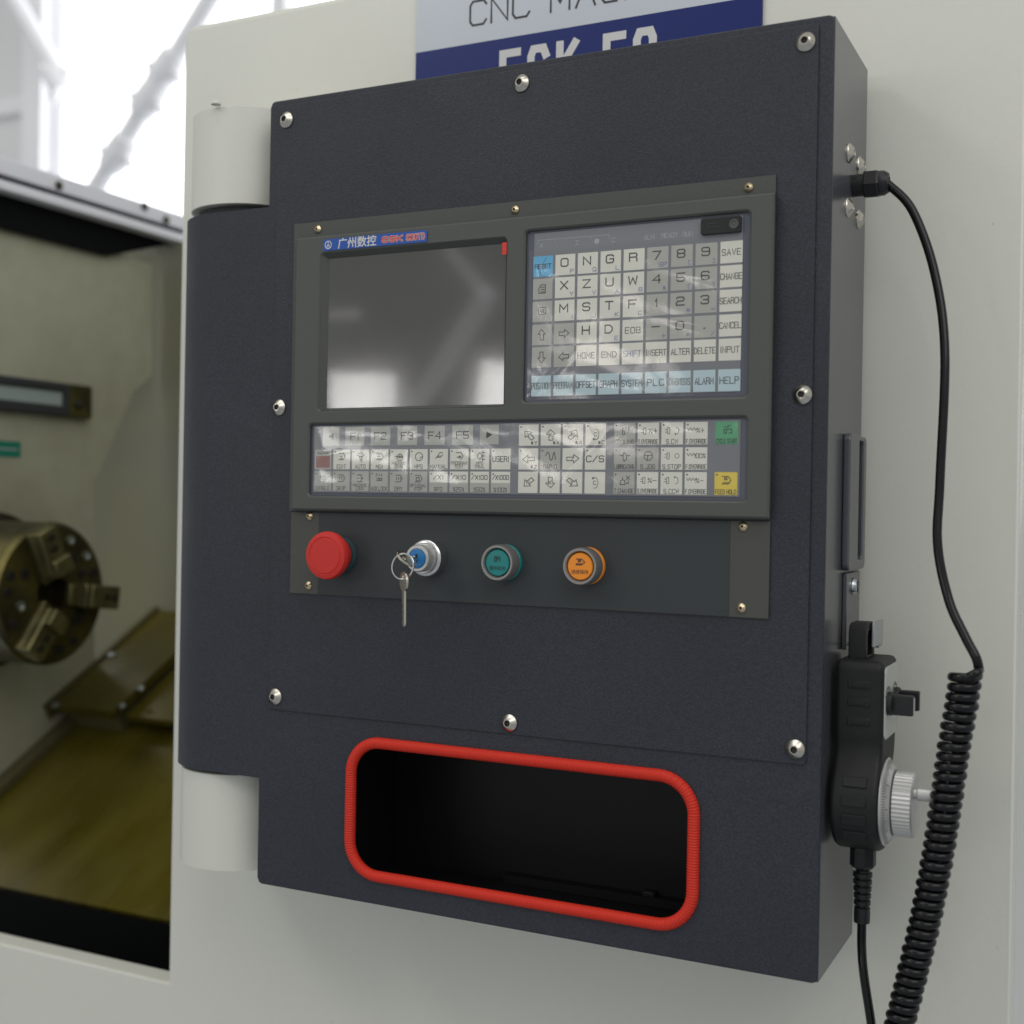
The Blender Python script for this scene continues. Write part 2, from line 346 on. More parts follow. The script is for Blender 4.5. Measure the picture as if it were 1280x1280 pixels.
def obj(name, mb, mats, parent=None, smooth=True, label=None):
    """one mesh object whose origin lies at the middle of its shape"""
    xs = list(zip(*mb.v)); c = [(min(a) + max(a)) / 2 for a in xs]
    mb.v = [(p[0] - c[0], p[1] - c[1], p[2] - c[2]) for p in mb.v]
    o = link(name, mesh_of(name, mb, mats, smooth), parent, c)
    if smooth: o.modifiers.new('weighted', 'WEIGHTED_NORMAL').keep_sharp = True
    if label: o['label'] = label
    return o
def one(vf): return MB().add(vf)
def thing(name, label, cat, loc=(0, 0, 0), group=None):
    o = bpy.data.objects.new(name, None); COL.objects.link(o); o.location = loc; o.empty_display_size = 0.05
    return tag(o, label, cat, group)
def tag(o, label, cat, group=None):
    o['label'] = label; o['category'] = cat
    if group: o['group'] = group
    return o
def structure(o): o['kind'] = 'structure'; return o

# ================================================================== the hall behind
FLOOR_Z = -1.05
structure(obj('floor', one(box(-9, 6, -6, 7.4, FLOOR_Z - 0.1, FLOOR_Z)), 'floor_paint'))
YH = 6.0
wl = PX(62, 100, y=YH); 
# grey cladding left of the column, window to its right
structure(obj('wall', one(box(-9, wl.x - 0.05, YH, YH + 0.15, FLOOR_Z, 6.5)), 'hall_grey'))
win = thing('window', 'tall bright hall window behind the open machine', 'window', (-4.4, YH + 0.05, 0.6))
obj('pane', one(box(wl.x - 0.04, 1.2, YH + 0.06, YH + 0.08, FLOOR_Z + 1.4, 6.5)), 'window_sky', win)
for u in (352,):
    p = PX(u, 0, y=YH); obj('mullion', one(box(p.x - 0.06, p.x + 0.06, YH - 0.04, YH + 0.05, FLOOR_Z + 1.4, 6.5)), 'hall_grey', win)
obj('sill', one(box(wl.x - 0.04, 1.2, YH - 0.04, YH + 0.1, FLOOR_Z + 1.25, FLOOR_Z + 1.4)), 'hall_steel', win)
obj('lower_panel', one(box(wl.x - 0.04, 6, YH + 0.0, YH + 0.1, FLOOR_Z, FLOOR_Z + 1.25)), 'hall_grey', win)
ca, cb = PX(42, 150, y=YH - 0.15), PX(66, 150, y=YH - 0.15)
tcol = thing('steel_column', 'white steel column at the edge of the hall window', 'column', ((ca.x + cb.x) / 2, YH - 0.15, FLOOR_Z))
obj('web', one(box((ca.x + cb.x) / 2 - 0.012, (ca.x + cb.x) / 2 + 0.012, YH - 0.24, YH - 0.06, FLOOR_Z, 6.4)), 'hall_steel', tcol)
obj('flange', one(box(ca.x, cb.x, YH - 0.26, YH - 0.24, FLOOR_Z, 6.4)), 'hall_steel', tcol)
obj('flange', one(box(ca.x, cb.x, YH - 0.06, YH - 0.04, FLOOR_Z, 6.4)), 'hall_steel', tcol)
gb = PX(20, 135, y=YH); girt = obj('girt', one(bbox(-9, ca.x, YH - 0.07, YH - 0.001, gb.z - 0.06, gb.z + 0.06, 0.01)), 'hall_steel')
tag(girt, 'horizontal rail along the grey cladding left of the window column', 'girt')
def brace(name, u0, v0, u1, v1, yd, r, label, clamps, ext=2.2):
    a, b = PX(u0, v0, y=yd), PX(u1, v1, y=yd); d = (b - a).normalized(); a = a - d * 1.6; b = b + d * ext
    t = thing(name, label, 'brace', b if b.z < a.z else a)
    obj('pole', one(tube([a, b], r, 16)), 'hall_steel', t)
    for u, v in clamps:
        c = PX(u, v, y=yd)
        obj('coupler', MB().add(lathe([(0, -0.10), (r * 1.35, -0.10), (r * 1.5, -0.03), (r * 1.5, 0.03), (r * 1.35, 0.10), (0, 0.10)], c, d, 16))
            .add(lathe([(0, 0), (r * 0.5, 0), (r * 0.5, r * 2.2), (0, r * 2.2)], c, d.cross(Vector((0, 1, 0))), 8))
            .add(lathe([(0, 0), (r * 0.5, 0), (r * 0.5, r * 2.2), (0, r * 2.2)], c + d * 0.05, d.cross(Vector((0, -1, 0))), 8)), 'hall_steel', t)
    return t
brace('roof_brace', 262, 0, 122, 232, 4.6, 0.056, 'grey diagonal tube brace with couplers crossing the bright window', [(208, 86), (186, 124), (148, 192)])
brace('wall_brace', 18, -2, 80, 104, 5.3, 0.055, 'white diagonal brace meeting the window column', [(72, 102)], 0.02)

# ================================================================== machine housing
YW = 0.14
mach = thing('lathe_housing', 'cream white sheet metal machine housing behind the dark control cabinet', 'machine', (0, 0.6, FLOOR_Z))
wx0 = PX(223, 500, y=YW).x; wx1 = PX(1273, 700, y=YW).x; wz1 = PX(320, 17, y=YW).z; sz = PX(100, 1203, y=YW).z
L = [(wx1, FLOOR_Z), (wx1, wz1), (wx0 + 0.012, wz1), (wx0 + 0.004, wz1 - 0.003), (wx0, wz1 - 0.012), (wx0, sz), (-1.5, sz), (-1.5, FLOOR_Z)]
obj('front_panel', one(plate([L], YW, YW + 0.03, 0.0035)), 'cream_paint', mach)
obj('side_panel', one(box(wx1 - 0.0015, wx1 + 0.0, YW + 0.0305, 1.6, FLOOR_Z, wz1 - 0.004)), 'cream_paint', mach)
HX, HY, HR = -0.066, 0.0605, 0.0585          # hinge axis
def hinge(z0, z1):
    mb = MB(); mb.add(lathe([(0, z0), (HR - 0.004, z0), (HR - 0.001, z0 + 0.001), (HR - 0.001, z1 - 0.001), (HR - 0.003, z1), (0, z1)], (HX, HY + 0.001, 0), (0, 0, 1), 64))
    mb.add(box(HX - HR + 0.002, HX + HR - 0.006, HY, YW - 0.0005, z0 + 0.0006, z1 - 0.0006))
    return obj('hinge_block', mb, 'cream_paint', mach)
hb1 = hinge(0.6145, 0.7055); hb2 = hinge(0.0015, 0.0915)
p = PX(270, 131, z=0.7055)
obj('bolt_cap', one(lathe([(0.0045, 0), (0.0045, 0.0012), (0.003, 0.0028), (0, 0.003)], (p.x, p.y, 0.7056), (0, 0, 1), 16)), 'cream_paint', hb1)
# --- work area seen through the opening
YS = 0.33; AL = R(29)
P0 = PX(100, 1128, y=YS); SD = Vector((0, math.cos(AL), math.sin(AL))); SN = Vector((0, -math.sin(AL), math.cos(AL)))
def RS(u, v, h=0.0):                          # point on the slanted bed, h above it -> x, s
    d = ray(u, v); t = ((P0 + SN * h - CAM).dot(SN)) / d.dot(SN); q = CAM + d * t
    return q.x, (q - P0).dot(SD)
def SP(x, s, h): q = P0 + SD * s + SN * h; return Vector((x, q.y, q.z))
def sbox(x0, x1, s0, s1, h0, h1):
    v, f = box(x0, x1, s0, s1, h0, h1); return [SP(*p) for p in v], f
XL = RS(40, 942)[0]
def onL(u, v, dx=0.0): q = PX(u, v, x=XL + dx); return (q.y, q.z)
# headstock wall (plane x = XL) with its cut-away rear edge
Lw = [onL(-60, 262), onL(135, 312), onL(190, 330), onL(190, 470), onL(168, 487), onL(118, 605), onL(118, 905), onL(75, 925), onL(-60, 1030)]
obj('headstock_wall', one(plate([Lw], XL - 0.004, XL, 0.0, axis='x')), 'inner_paint', mach, smooth=False)
yb = onL(190, 480)[0] + 0.02
zt = PX(190, 306, y=yb).z
obj('rear_wall', one(box(XL - 0.3, wx1 - 0.01, yb, yb + 0.01, FLOOR_Z + 0.3, zt)), 'inner_shade', mach)
obj('gap_sheet', one(plate([[onL(-60, 220, 0.012), onL(236, 300, 0.012), onL(215, 305, 0.012), onL(135, 320, 0.012), onL(-60, 269, 0.012)]], XL + 0.006, XL + 0.012, 0.0, axis='x')), 'trough_black_shade', mach, smooth=False)  # black sheet standing for the unlit gap under the rail
# rail along the top of the headstock wall
def rail(name, a, b, th, m, par):
    ys = [onL(-80, a[0] - a[1] * 80 / 228, 0.012)[0], onL(262, a[0] + a[1] * 262 / 228, 0.012)[0]]
    ztop = onL(120, a[0] + a[1] * 120 / 228, 0.012)[1]; zbot = onL(120, b[0] + b[1] * 120 / 228, 0.012)[1]
    return obj(name, one(bbox(XL - 0.02, XL + 0.012 + th, ys[0], ys[1], zbot, ztop, 0.002)), m, par)
rl = rail('door_rail', (200, 75), (221, 71), 0.022, 'rail_silver', mach)
rail('rail_slot', (221.5, 70), (229, 69), 0.012, 'trough_black_shade', mach)
rail('lower_rail', (229.5, 69), (242, 66), 0.026, 'rail_silver', mach)
scr = mesh_of('rail_screw', one(lathe([(0.007, 0), (0.007, 0.003), (0.004, 0.005), (0, 0.005)], (0, 0, 0), (1, 0, 0), 12)), 'chuck_dark')
for u, v in ((73, 232), (207, 275), (180, 258)):
    q = PX(u, v, x=XL + 0.034); link('rail_screw', scr, rl, (XL + 0.0345, q.y, q.z))
# slanted bed and covers
obj('bed_cover', one(sbox(XL + 0.001, 0.45, 0.0, 0.62, -0.006, 0.0)), 'oily_plate', mach)
obj('chip_trough', one(box(XL + 0.001, 0.45, YS - 0.0, YS + 0.02, FLOOR_Z + 0.3, P0.z - 0.006)), 'trough_black_shade', mach)
obj('trough_floor', one(box(XL + 0.001, 0.45, YW + 0.032, YS - 0.001, -0.55, -0.54)), 'trough_black_shade', mach)
xa, sa = RS(64, 881, 0.05); xb, sb = RS(141, 889, 0.05)
wc = obj('way_cover', MB().add(sbox(xa, xb, sa, sa + 0.55, 0.036, 0.05)).add(sbox(xa + 0.012, xb - 0.008, sa + 0.012, sa + 0.545, 0.001, 0.0358), 1), ['oily_plate', 'oily_edge'], mach)
obj('way_cover', MB().add(sbox(xb + 0.002, 0.40, sa + 0.02, sa + 0.6, 0.018, 0.028)).add(sbox(xb + 0.01, 0.39, sa + 0.05, sa + 0.55, 0.001, 0.0178), 1), ['oily_plate', 'trough_black_shade'], mach)  # black under-box paints the shadow gap beneath this cover
obj('cover_lip', one(sbox(xa - 0.012, xa - 0.001, sa - 0.01, sa + 0.56, 0.03, 0.056)), 'oily_edge', wc)
scr2 = mesh_of('cover_screw', one(lathe([(0.0065, 0), (0.0065, 0.003), (0.004, 0.0045), (0, 0.0048)], (0, 0, 0), SN, 12)), 'zinc')
for u, v in ((140, 816), (206, 754), (152, 884), (176, 862), (70, 883)):
    x, s = RS(u, v, 0.056 if u in (140, 206) else 0.05); link('cover_screw', scr2, wc, SP(x - 0.003 if u in (140, 206) else x, s, 0.0505))
fb = RS(0, 1000); 
obj('bed_strip', one(sbox(XL + 0.002, XL + 0.03, 0.02, 0.6, 0.0005, 0.012)), 'oily_edge', mach)

# ================================================================== lathe chuck
ch0 = PD(66, 742, 1.855); FX = ch0.x
chuck = thing('lathe_chuck', 'oily steel three jaw chuck inside the open machine', 'chuck', (XL, ch0.y, ch0.z))
RC = 0.105
obj('back_plate', one(lathe([(0, 0), (0.118, 0), (0.118, 0.028), (0.09, 0.03), (0, 0.03)], (XL + 0.0005, ch0.y, ch0.z), (1, 0, 0), 56)), 'chuck_dark', chuck)
hh = FX - XL - 0.031
obj('body', one(lathe([(0, 0), (RC - 0.004, 0), (RC, 0.004), (RC, hh - 0.006), (RC - 0.006, hh), (0.03, hh), (0.03, hh - 0.03), (0, hh - 0.03)], (XL + 0.031, ch0.y, ch0.z), (1, 0, 0), 56)), 'chuck_steel', chuck)
def face_pt(r, a, h=0.0): return Vector((FX + h, ch0.y + r * math.cos(R(a)), ch0.z + r * math.sin(R(a))))
def jaw(a):
    ca_, sa_ = math.cos(R(a)), math.sin(R(a))
    def tr(vf):
        return [(FX + 0.0006 + p[2], ch0.y + p[0] * ca_ - p[1] * sa_, ch0.z + p[0] * sa_ + p[1] * ca_) for p in vf[0]], vf[1]
    mb = MB(); mb.add(tr(bbox(0.022, 0.101, -0.0155, 0.0155, 0, 0.012, 0.0015, 1)))
    mb.add(tr(bbox(0.034, 0.104, -0.0175, 0.0175, 0.0124, 0.032, 0.002, 1))); mb.add(tr(bbox(0.034, 0.060, -0.0165, 0.0165, 0.0324, 0.044, 0.002, 1)))
    j = obj('jaw', mb, 'jaw_steel', chuck)
    for r_, h_ in ((0.074, 0.0326), (0.091, 0.0326)):
        c = face_pt(r_, a, h_); obj('jaw_bolt', MB().add(lathe([(0.006, 0), (0.006, 0.003), (0.0035, 0.0032), (0.0035, 0.0008), (0, 0.0008)], c, (1, 0, 0), 12)), 'chuck_dark', j)
for a in (-6, 114, 234): jaw(a)
for a in (26, 40, 54, 68, 82, 20, 150, 160, 176, 194, 208, 265, 280, 300, 318, 334):
    c = face_pt(0.062 if a % 4 else 0.084, a, 0.0004)
    obj('socket_bolt', MB().add(lathe([(0.0072, 0), (0.0072, 0.0025), (0.004, 0.0028), (0.004, 0.0006), (0, 0.0006)], c, (1, 0, 0), 14)), 'zinc' if a in (40, 68, 194) else 'dark_hole', chuck)

# ================================================================== machine lamp and sticker on the headstock wall
a = onL(-30, 466); b = onL(107, 523)
zc0 = onL(50, 476)[1]; zc1 = onL(50, 519)[1]
y0, y1 = onL(-70, 480)[0], onL(107, 500)[0]
lamp = thing('work_lamp', 'flat dark framed machine lamp on the headstock wall', 'lamp', (XL, (y0 + y1) / 2, zc1))
gy1 = onL(70, 500)[0]
obj('housing', one(bbox(XL + 0.0005, XL + 0.012, y0, y1, zc1, zc0, 0.002, 1)), 'lamp_frame', lamp)
fr = (zc0 - zc1)
obj('glass', one(bbox(XL + 0.0122, XL + 0.0145, y0 + 0.005, gy1, zc1 + fr * 0.30, zc1 + fr * 0.72, 0.001, 1)), 'lamp_glass', lamp)
obj('frame', one(plate([rr(y0 + 0.001, gy1 + 0.012, zc1 + 0.002, zc0 - 0.002, 0.006), rr(y0 + 0.004, gy1 + 0.001, zc1 + fr * 0.27, zc1 + fr * 0.75, 0.004)], XL + 0.0122, XL + 0.019, 0.001, axis='x')), 'recess_black', lamp)
obj('end_bracket', one(plate([rr(gy1 + 0.0125, y1 - 0.001, zc1 + 0.001, zc0 - 0.001, 0.002)], XL + 0.0122, XL + 0.015, 0.0005, axis='x')), 'chuck_steel', lamp)
q = PX(97, 506, x=XL + 0.015); obj('bolt', one(lathe([(0.007, 0), (0.007, 0.004), (0.004, 0.006), (0, 0.006)], (XL + 0.0152, q.y, q.z), (1, 0, 0), 12)), 'dark_hole', lamp)
a = onL(-12, 550); b = onL(25, 572)
st = obj('green_sticker', MB().add(box(XL + 0.0004, XL + 0.001, a[0], b[0], b[1], a[1])).add(box(XL + 0.001, XL + 0.0012, a[0] + 0.01, b[0] - 0.006, (a[1] + b[1]) / 2 - 0.0015, (a[1] + b[1]) / 2 + 0.0015), 1), ['label_green', 'ink_pale'])
tag(st, 'small green sticker below the machine lamp', 'sticker')

# ================================================================== sign on the housing
s0 = PX(521, 40, y=YW - 0.002); s1 = PX(953, 20, y=YW - 0.002); YSG = YW - 0.003
zb = PX(521, 66, y=YSG).z
sign = thing('machine_sign', 'blue and silver machine name sign behind the cabinet top', 'sign', ((s0.x + s1.x) / 2, YSG, 0.66))
obj('blue_field', one(box(s0.x, s1.x, YSG, YW - 0.0003, zb - 0.115, zb)), 'sign_blue', sign)
obj('silver_field', one(box(s0.x, s1.x, YSG, YW - 0.0003, zb, zb + 0.075)), 'sign_silver', sign)
def letters(word, u0, z, h, w, pitch, wt, m, narrow=0.0):
    x = PX(u0, 30, y=YSG).x
    for c in word:
        if c == ' ': x += pitch * 0.72; continue
        mb = MB(); strokes(mb, G[c], x + wt / 2, z - h / 2 + wt / 2, (w - wt) * (1.1 if c in 'MA' else 0.001 if c == 'I' else 1.0), h - wt, wt, YSG - 0.0002, 0)
        obj('letter', mb, m, sign, smooth=False); x += pitch * (1.12 if c in 'MA' else 0.5 if c == 'I' else 1.0)
letters('CNC MACHINE', 586.5, PX(600, 15.5, y=YSG).z, 0.0245, 0.0190, 0.0226, 0.0020, 'ink_black')
ft = PX(640, 61, y=YSG).z - 0.0225
letters('FCK', 625, ft, 0.045, 0.0225, 0.0292, 0.0075, 'ink_white'); letters('50', 754, ft, 0.045, 0.0225, 0.0290, 0.0075, 'ink_white')

# ================================================================== control cabinet
CW, CH, CD = 0.5, 0.7, 0.125
cab = thing('control_cabinet', 'dark blue grey control cabinet hinged to the cream housing', 'control cabinet', (0.25, 0.06, 0))
# tray opening and shell
TR = (PX(440, 1000, y=0).x, PX(862, 1000, y=0).x, 0.034, 0.137)
tz1 = (PX(450, 930, y=-0.003).z + PX(820, 966, y=-0.003).z) / 2; tz0 = (PX(470, 1102, y=-0.003).z + PX(820, 1150, y=-0.003).z) / 2
tx0 = PX(436, 1010, y=-0.003).x; tx1 = PX(866, 1030, y=-0.003).x
open_loop = rr(tx0, tx1, tz0, tz1, 0.028, 8)
def front_sheet():
    """front sheet with the tray opening; its left tongue rolls back round the hinge"""
    L = [(CW, 0.004), (CW, CH - 0.004), (CW - 0.0012, CH - 0.0012), (CW - 0.004, CH), (0.004, CH), (0.0012, CH - 0.0012), (0.0, CH - 0.004), (0.0, 0.606), (HX, 0.606), (HX, 0.0944), (0.0, 0.0944), (0.0, 0.004), (0.0012, 0.0012), (0.004, 0), (CW - 0.004, 0), (CW - 0.0012, 0.0012)]
    v, f = plate([L, open_loop], 0.0, 0.003, 0.0)
    N = 24
    for k in range(N + 1):
        t = R(270 - 178 * k / N)
        for rad in (0.0605, 0.0575):
            for z in (0.0944, 0.606): v.append((HX + rad * math.cos(t), 0.0605 + rad * math.sin(t), z))
    b = len(v) - 4 * (N + 1)
    for k in range(N):
        a = b + 4 * k
        for p, q in ((0, 1), (2, 3), (0, 2), (1, 3)): f.append((a + p, a + q, a + 4 + q, a + 4 + p))
    bm = bmesh.new(); vs = [bm.verts.new(p) for p in v]
    for q in f: bm.faces.new([vs[i] for i in q])
    bmesh.ops.remove_doubles(bm, verts=bm.verts[:], dist=2e-5)
    for fc in [fc for fc in bm.faces if all(abs(w.co.x - HX) < 1e-5 for w in fc.verts)]: bm.faces.remove(fc)
    def rim(e):
        a, c = e.verts[0].co, e.verts[1].co
        if abs(a.y) > 1e-6 or abs(c.y) > 1e-6 or len(e.link_faces) != 2: return False
        return min(a.x, c.x) > -1e-6 and e.calc_face_angle(0) > 1.0 and (max(a.z, c.z) < 0.0045 or min(a.z, c.z) > CH - 0.0045 or min(a.x, c.x) > CW - 0.0045)
    bmesh.ops.bevel(bm, geom=[e for e in bm.edges if rim(e)], offset=0.0013, segments=3, affect='EDGES', profile=0.5)
    bm.verts.index_update(); r = [tuple(p.co) for p in bm.verts], [tuple(p.index for p in q.verts) for q in bm.faces]
    bm.free(); return r
shell = obj('front_sheet', one(front_sheet()), 'powder_coat', cab)
side = MB()
side.add(plate([[(0.0032, 0.0005), (CD, 0.0005), (CD, CH - 0.0005), (0.0032, CH - 0.0005)]], CW - 0.003, CW, 0.0004, axis='x'))
obj('side_sheet', side, 'powder_side_lit', cab)
obj('side_sheet', one(box(0.0005, 0.003, 0.0032, CD, 0.0005, CH - 0.0005)), 'powder_side_lit', cab)
obj('top_sheet', one(box(0.0032, CW - 0.0032, 0.0032, CD, CH - 0.003, CH - 0.0004)), 'powder_side_lit', cab)
obj('bottom_sheet', one(box(0.0032, CW - 0.0032, 0.0032, CD, 0.0004, 0.003)), 'powder_side_lit', cab)
obj('back_sheet', one(box(0.0032, CW - 0.0032, CD - 0.003, CD - 0.0002, 0.0032, CH - 0.0032)), 'powder_side_lit', cab)
obj('hinge_washer', one(lathe([(0, 0), (HR - 0.008, 0), (HR - 0.008, 0.0072), (0, 0.0072)], (HX, HY + 0.001, 0.6066), (0, 0, 1), 48)), 'plate_dark', cab)
obj('hinge_core', one(lathe([(0, 0), (HR - 0.006, 0), (HR - 0.006, 0.5), (0, 0.5)], (HX, HY + 0.001, 0.100), (0, 0, 1), 40)), 'powder_side_lit', cab)
# tray box behind the opening
tb = MB(); yb_ = 0.108
tb.add(box(tx0 - 0.02, tx1 + 0.02, yb_, yb_ + 0.002, tz0 - 0.02, tz1 + 0.012))
tb.add(box(tx0 - 0.022, tx0 - 0.02, 0.0035, yb_ + 0.002, tz0 - 0.02, tz1 + 0.012)); tb.add(box(tx1 + 0.02, tx1 + 0.022, 0.0035, yb_ + 0.002, tz0 - 0.02, tz1 + 0.012))
tb.add(box(tx0 - 0.02, tx1 + 0.02, 0.0035, yb_, tz0 - 0.022, tz0 - 0.02)); tb.add(box(tx0 - 0.02, tx1 + 0.02, 0.0035, yb_, tz1 + 0.012, tz1 + 0.014))
tray = obj('storage_tray', tb, 'tray_shade', cab, smooth=False)
q = PX(487, 1055, y=yb_); obj('rivet', one(lathe([(0.0025, 0), (0.0018, 0.0015), (0, 0.002)], (q.x, yb_ - 0.0002, q.z), (0, -1, 0), 10)), 'zinc', tray)
q = PX(812, 1130, z=tz0 - 0.02)
obj('clip', MB().add(bbox(q.x - 0.006, q.x + 0.006, q.y - 0.005, q.y + 0.005, tz0 - 0.0198, tz0 - 0.008, 0.0015, 1)), 'black_plastic', tray)
obj('seam', one(box(tx0 + 0.10, tx1 + 0.01, yb_ - 0.012, yb_ - 0.0005, tz0 - 0.0195, tz0 - 0.012)), 'tray_shade', tray)
# red ribbed edge trim: a tube with fine rings around the opening
path = []; Lp = rr(tx0, tx1, tz0, tz1, 0.028, 10)
for i, p in enumerate(Lp):
    q = Lp[(i + 1) % len(Lp)]; d = math.hypot(q[0] - p[0], q[1] - p[1]); k = max(1, int(round(d / 0.00105)))
    for j in range(k): path.append((p[0] + (q[0] - p[0]) * j / k, -0.0005, p[1] + (q[1] - p[1]) * j / k))
obj('edge_trim', one(tube(path, [0.0050 if i % 2 else 0.00455 for i in range(len(path))], 12, True)), 'trim_red', cab)
# cover plate
cx0, cx1, cz0, cz1 = 0.0092, 0.4892, 0.1572, 0.6945
cover = obj('cover_plate', one(plate([rr(cx0, cx1, cz0, cz1, 0.003, 3)], -0.0016, -0.0002, 0.0005)), 'powder_coat', cab)
def screw_mesh(r, h, m, hexr):
    prof = [(r, 0), (r, h * 0.14), (r * 0.93, h * 0.32), (hexr * 1.5, h * 0.93), (hexr * 1.35, h), (hexr * 1.05, h), (hexr * 1.0, h * 0.94)]
    mb = MB(); mb.add(lathe(prof, (0, 0, 0), (0, -1, 0), 30))
    mb.add(lathe([(hexr, h * 0.94), (hexr * 0.9, h * 0.62)], (0, 0, 0), (0, -1, 0), 6), 0); mb.add(lathe([(hexr * 0.9, h * 0.62), (0, h * 0.5)], (0, 0, 0), (0, -1, 0), 6), 1)
    return mesh_of('screw', mb, [m, 'dark_hole'])
big = screw_mesh(0.0075, 0.0044, 'screw_steel', 0.0024)
ZS = [(356, 149), (650, 103), (1006, 51), (347, 509), (1002, 493), (342, 871), (635, 904), (993, 937)]
for i, (u, v) in enumerate(ZS):
    q = PX(u, v, y=-0.004); s = link('screw', big, cover, (q.x, -0.0017, q.z)); s.rotation_euler = (0, random.uniform(0, 6), 0)
# side screws
sm = []
for yy, zz in ((0.0575, 0.6145), (0.0965, 0.6145), (0.0555, 0.5725), (0.0970, 0.5725)):
    s = link('side_screw', big, cab, (CW + 0.0001, yy, zz)); s.rotation_euler = (0, 0, R(90))
# cable gland
gy, gz = 0.074, 0.5935
gl = obj('cable_gland', MB().add(lathe([(0, 0), (0.0085, 0), (0.0085, 0.009), (0, 0.009)], (CW + 0.0001, gy, gz), (1, 0, 0), 24)), 'black_plastic', cab)
obj('gland_nut', MB().add(lathe([(0, 0), (0.0108, 0), (0.0112, 0.001), (0.0112, 0.010), (0.0102, 0.0115), (0, 0.0115)], (CW + 0.0092, gy, gz), (1, 0, 0), 6, 0.2)), 'black_plastic', gl, smooth=False)
obj('gland_dome', one(lathe([(0, 0), (0.0094, 0), (0.0094, 0.0028), (0.0075, 0.0062), (0.0042, 0.0068), (0.0042, 0.002), (0, 0.002)], (CW + 0.0209, gy, gz), (1, 0, 0), 24)), 'black_plastic', gl)
# pull handle
ph = obj('pull_handle', one(plate([rr(0.055, 0.1185, 0.2965, 0.4015, 0.006), rr(0.0895, 0.1075, 0.3045, 0.3975, 0.003)], CW + 0.0001, CW + 0.006, 0.0015, axis='x')), 'powder_side_lit', cab)
obj('slot', one(box(CW + 0.0002, CW + 0.0008, 0.0897, 0.1073, 0.3047, 0.3973)), 'recess_black', ph)
# pendant bracket
br = obj('pendant_bracket', MB().add(bbox(CW + 0.0001, CW + 0.0035, 0.062, 0.112, 0.236, 0.2945, 0.0006, 1)), 'powder_side_lit', cab)
mb = MB().add(lathe([(0.0066, 0), (0.0066, 0.001), (0.005, 0.0033), (0, 0.0038)], (CW + 0.0037, 0.0845, 0.2835), (1, 0, 0), 20)).add(box(CW + 0.0068, CW + 0.0077, 0.0838, 0.0852, 0.279, 0.288), 1)
obj('bracket_screw', mb, ['zinc', 'dark_hole'], br)
obj('hook_tab', MB().add(bbox(CW + 0.0036, CW + 0.0265, 0.071, 0.085, 0.2384, 0.2402, 0.0004, 1)).add(bbox(CW + 0.0248, CW + 0.0266, 0.05, 0.088, 0.2403, 0.259, 0.0004, 1)), 'zinc', br)

# ------------------------------------------------------------------ screen and key unit
YF = -0.0095; YO = -0.0062
unit = obj('display_unit', one(plate([[(0.0302, 0.3345), (0.4600, 0.3345), (0.4600, 0.5872), (0.0302, 0.5872)]], -0.0034, -0.0018, 0.0004)), 'panel_flange', cab)
def prect(us, y):
    a, b, c, d = [PX(u, v, y=y) for u, v in us]
    return (a.x + d.x) / 2, (b.x + c.x) / 2, (d.z + c.z) / 2, (a.z + b.z) / 2
WS = prect([(401, 318), (632, 297), (629, 508), (398, 513)], YF)
WK = prect([(656, 288), (938, 264), (933, 496), (653, 503)], YF)
WO = prect([(386, 530), (934, 521), (932, 626), (385, 620)], YF)
bx0 = (PX(369.5, 300, y=YF).x + PX(363.5, 636, y=YF).x) / 2; bx1 = (PX(967, 240, y=YF).x + PX(961.5, 650, y=YF).x) / 2
bz1 = (PX(370, 298, y=YF).z + PX(966, 240, y=YF).z) / 2; bz0 = (PX(363, 636, y=YF).z + PX(962, 650, y=YF).z) / 2
bez = obj('bezel', one(plate([rr(bx0, bx1, bz0, bz1, 0.0012, 2), rr(*WS, 0.0025, 3), rr(*WK, 0.003, 3), rr(*WO, 0.003, 3)], YF, -0.0036, 0.0015, seg=0)), 'panel_grey', unit)
small = screw_mesh(0.0037, 0.0022, 'screw_brass', 0.0011)
for u, v in ((396.5, 286.5), (643, 262), (935, 234)):
    q = PX(u, v, y=-0.0045); s = link('screw', small, unit, (q.x, -0.0036, q.z)); s.rotation_euler = (0, random.uniform(0, 6), 0)
# screen: sloped inner frame and dark glass under a protective film
a_, b_, c_, d_ = WS
g = (a_ + 0.0055, b_ - 0.0008, c_ + 0.0022, d_ - 0.0035)
v = [(a_, YF + 0.001, c_), (b_, YF + 0.001, c_), (b_, YF + 0.001, d_), (a_, YF + 0.001, d_), (g[0], -0.0042, g[2]), (g[1], -0.0042, g[2]), (g[1], -0.0042, g[3]), (g[0], -0.0042, g[3])]
obj('screen_frame', one((v, [(0, 1, 5, 4), (1, 2, 6, 5), (2, 3, 7, 6), (3, 0, 4, 7)])), 'panel_flange', unit, smooth=False)
gm = MB(); NX, NZ = 26, 20
def wob(x, z, k): return k * (math.sin(x * 61 + 1.3) * math.sin(z * 47 + 0.4) + 0.6 * math.sin(x * 23 + z * 71))
gv = [(g[0] + (g[1] - g[0]) * i / NX, -0.0046 + wob(i / NX, j / NZ, 0.00001), g[2] + (g[3] - g[2]) * j / NZ) for j in range(NZ + 1) for i in range(NX + 1)]
gm.add((gv, [(j * (NX + 1) + i, j * (NX + 1) + i + 1, (j + 1) * (NX + 1) + i + 1, (j + 1) * (NX + 1) + i) for j in range(NZ) for i in range(NX)]))
obj('screen', gm, 'screen_glass', unit, label='blank dark display under protective film')
q = PX(632, 310, y=YF); obj('pull_tab', one(box(b_ - 0.003, b_ + 0.001, YF - 0.0004, YF - 0.0001, q.z - 0.0052, q.z + 0.0045)), 'badge_red', unit)
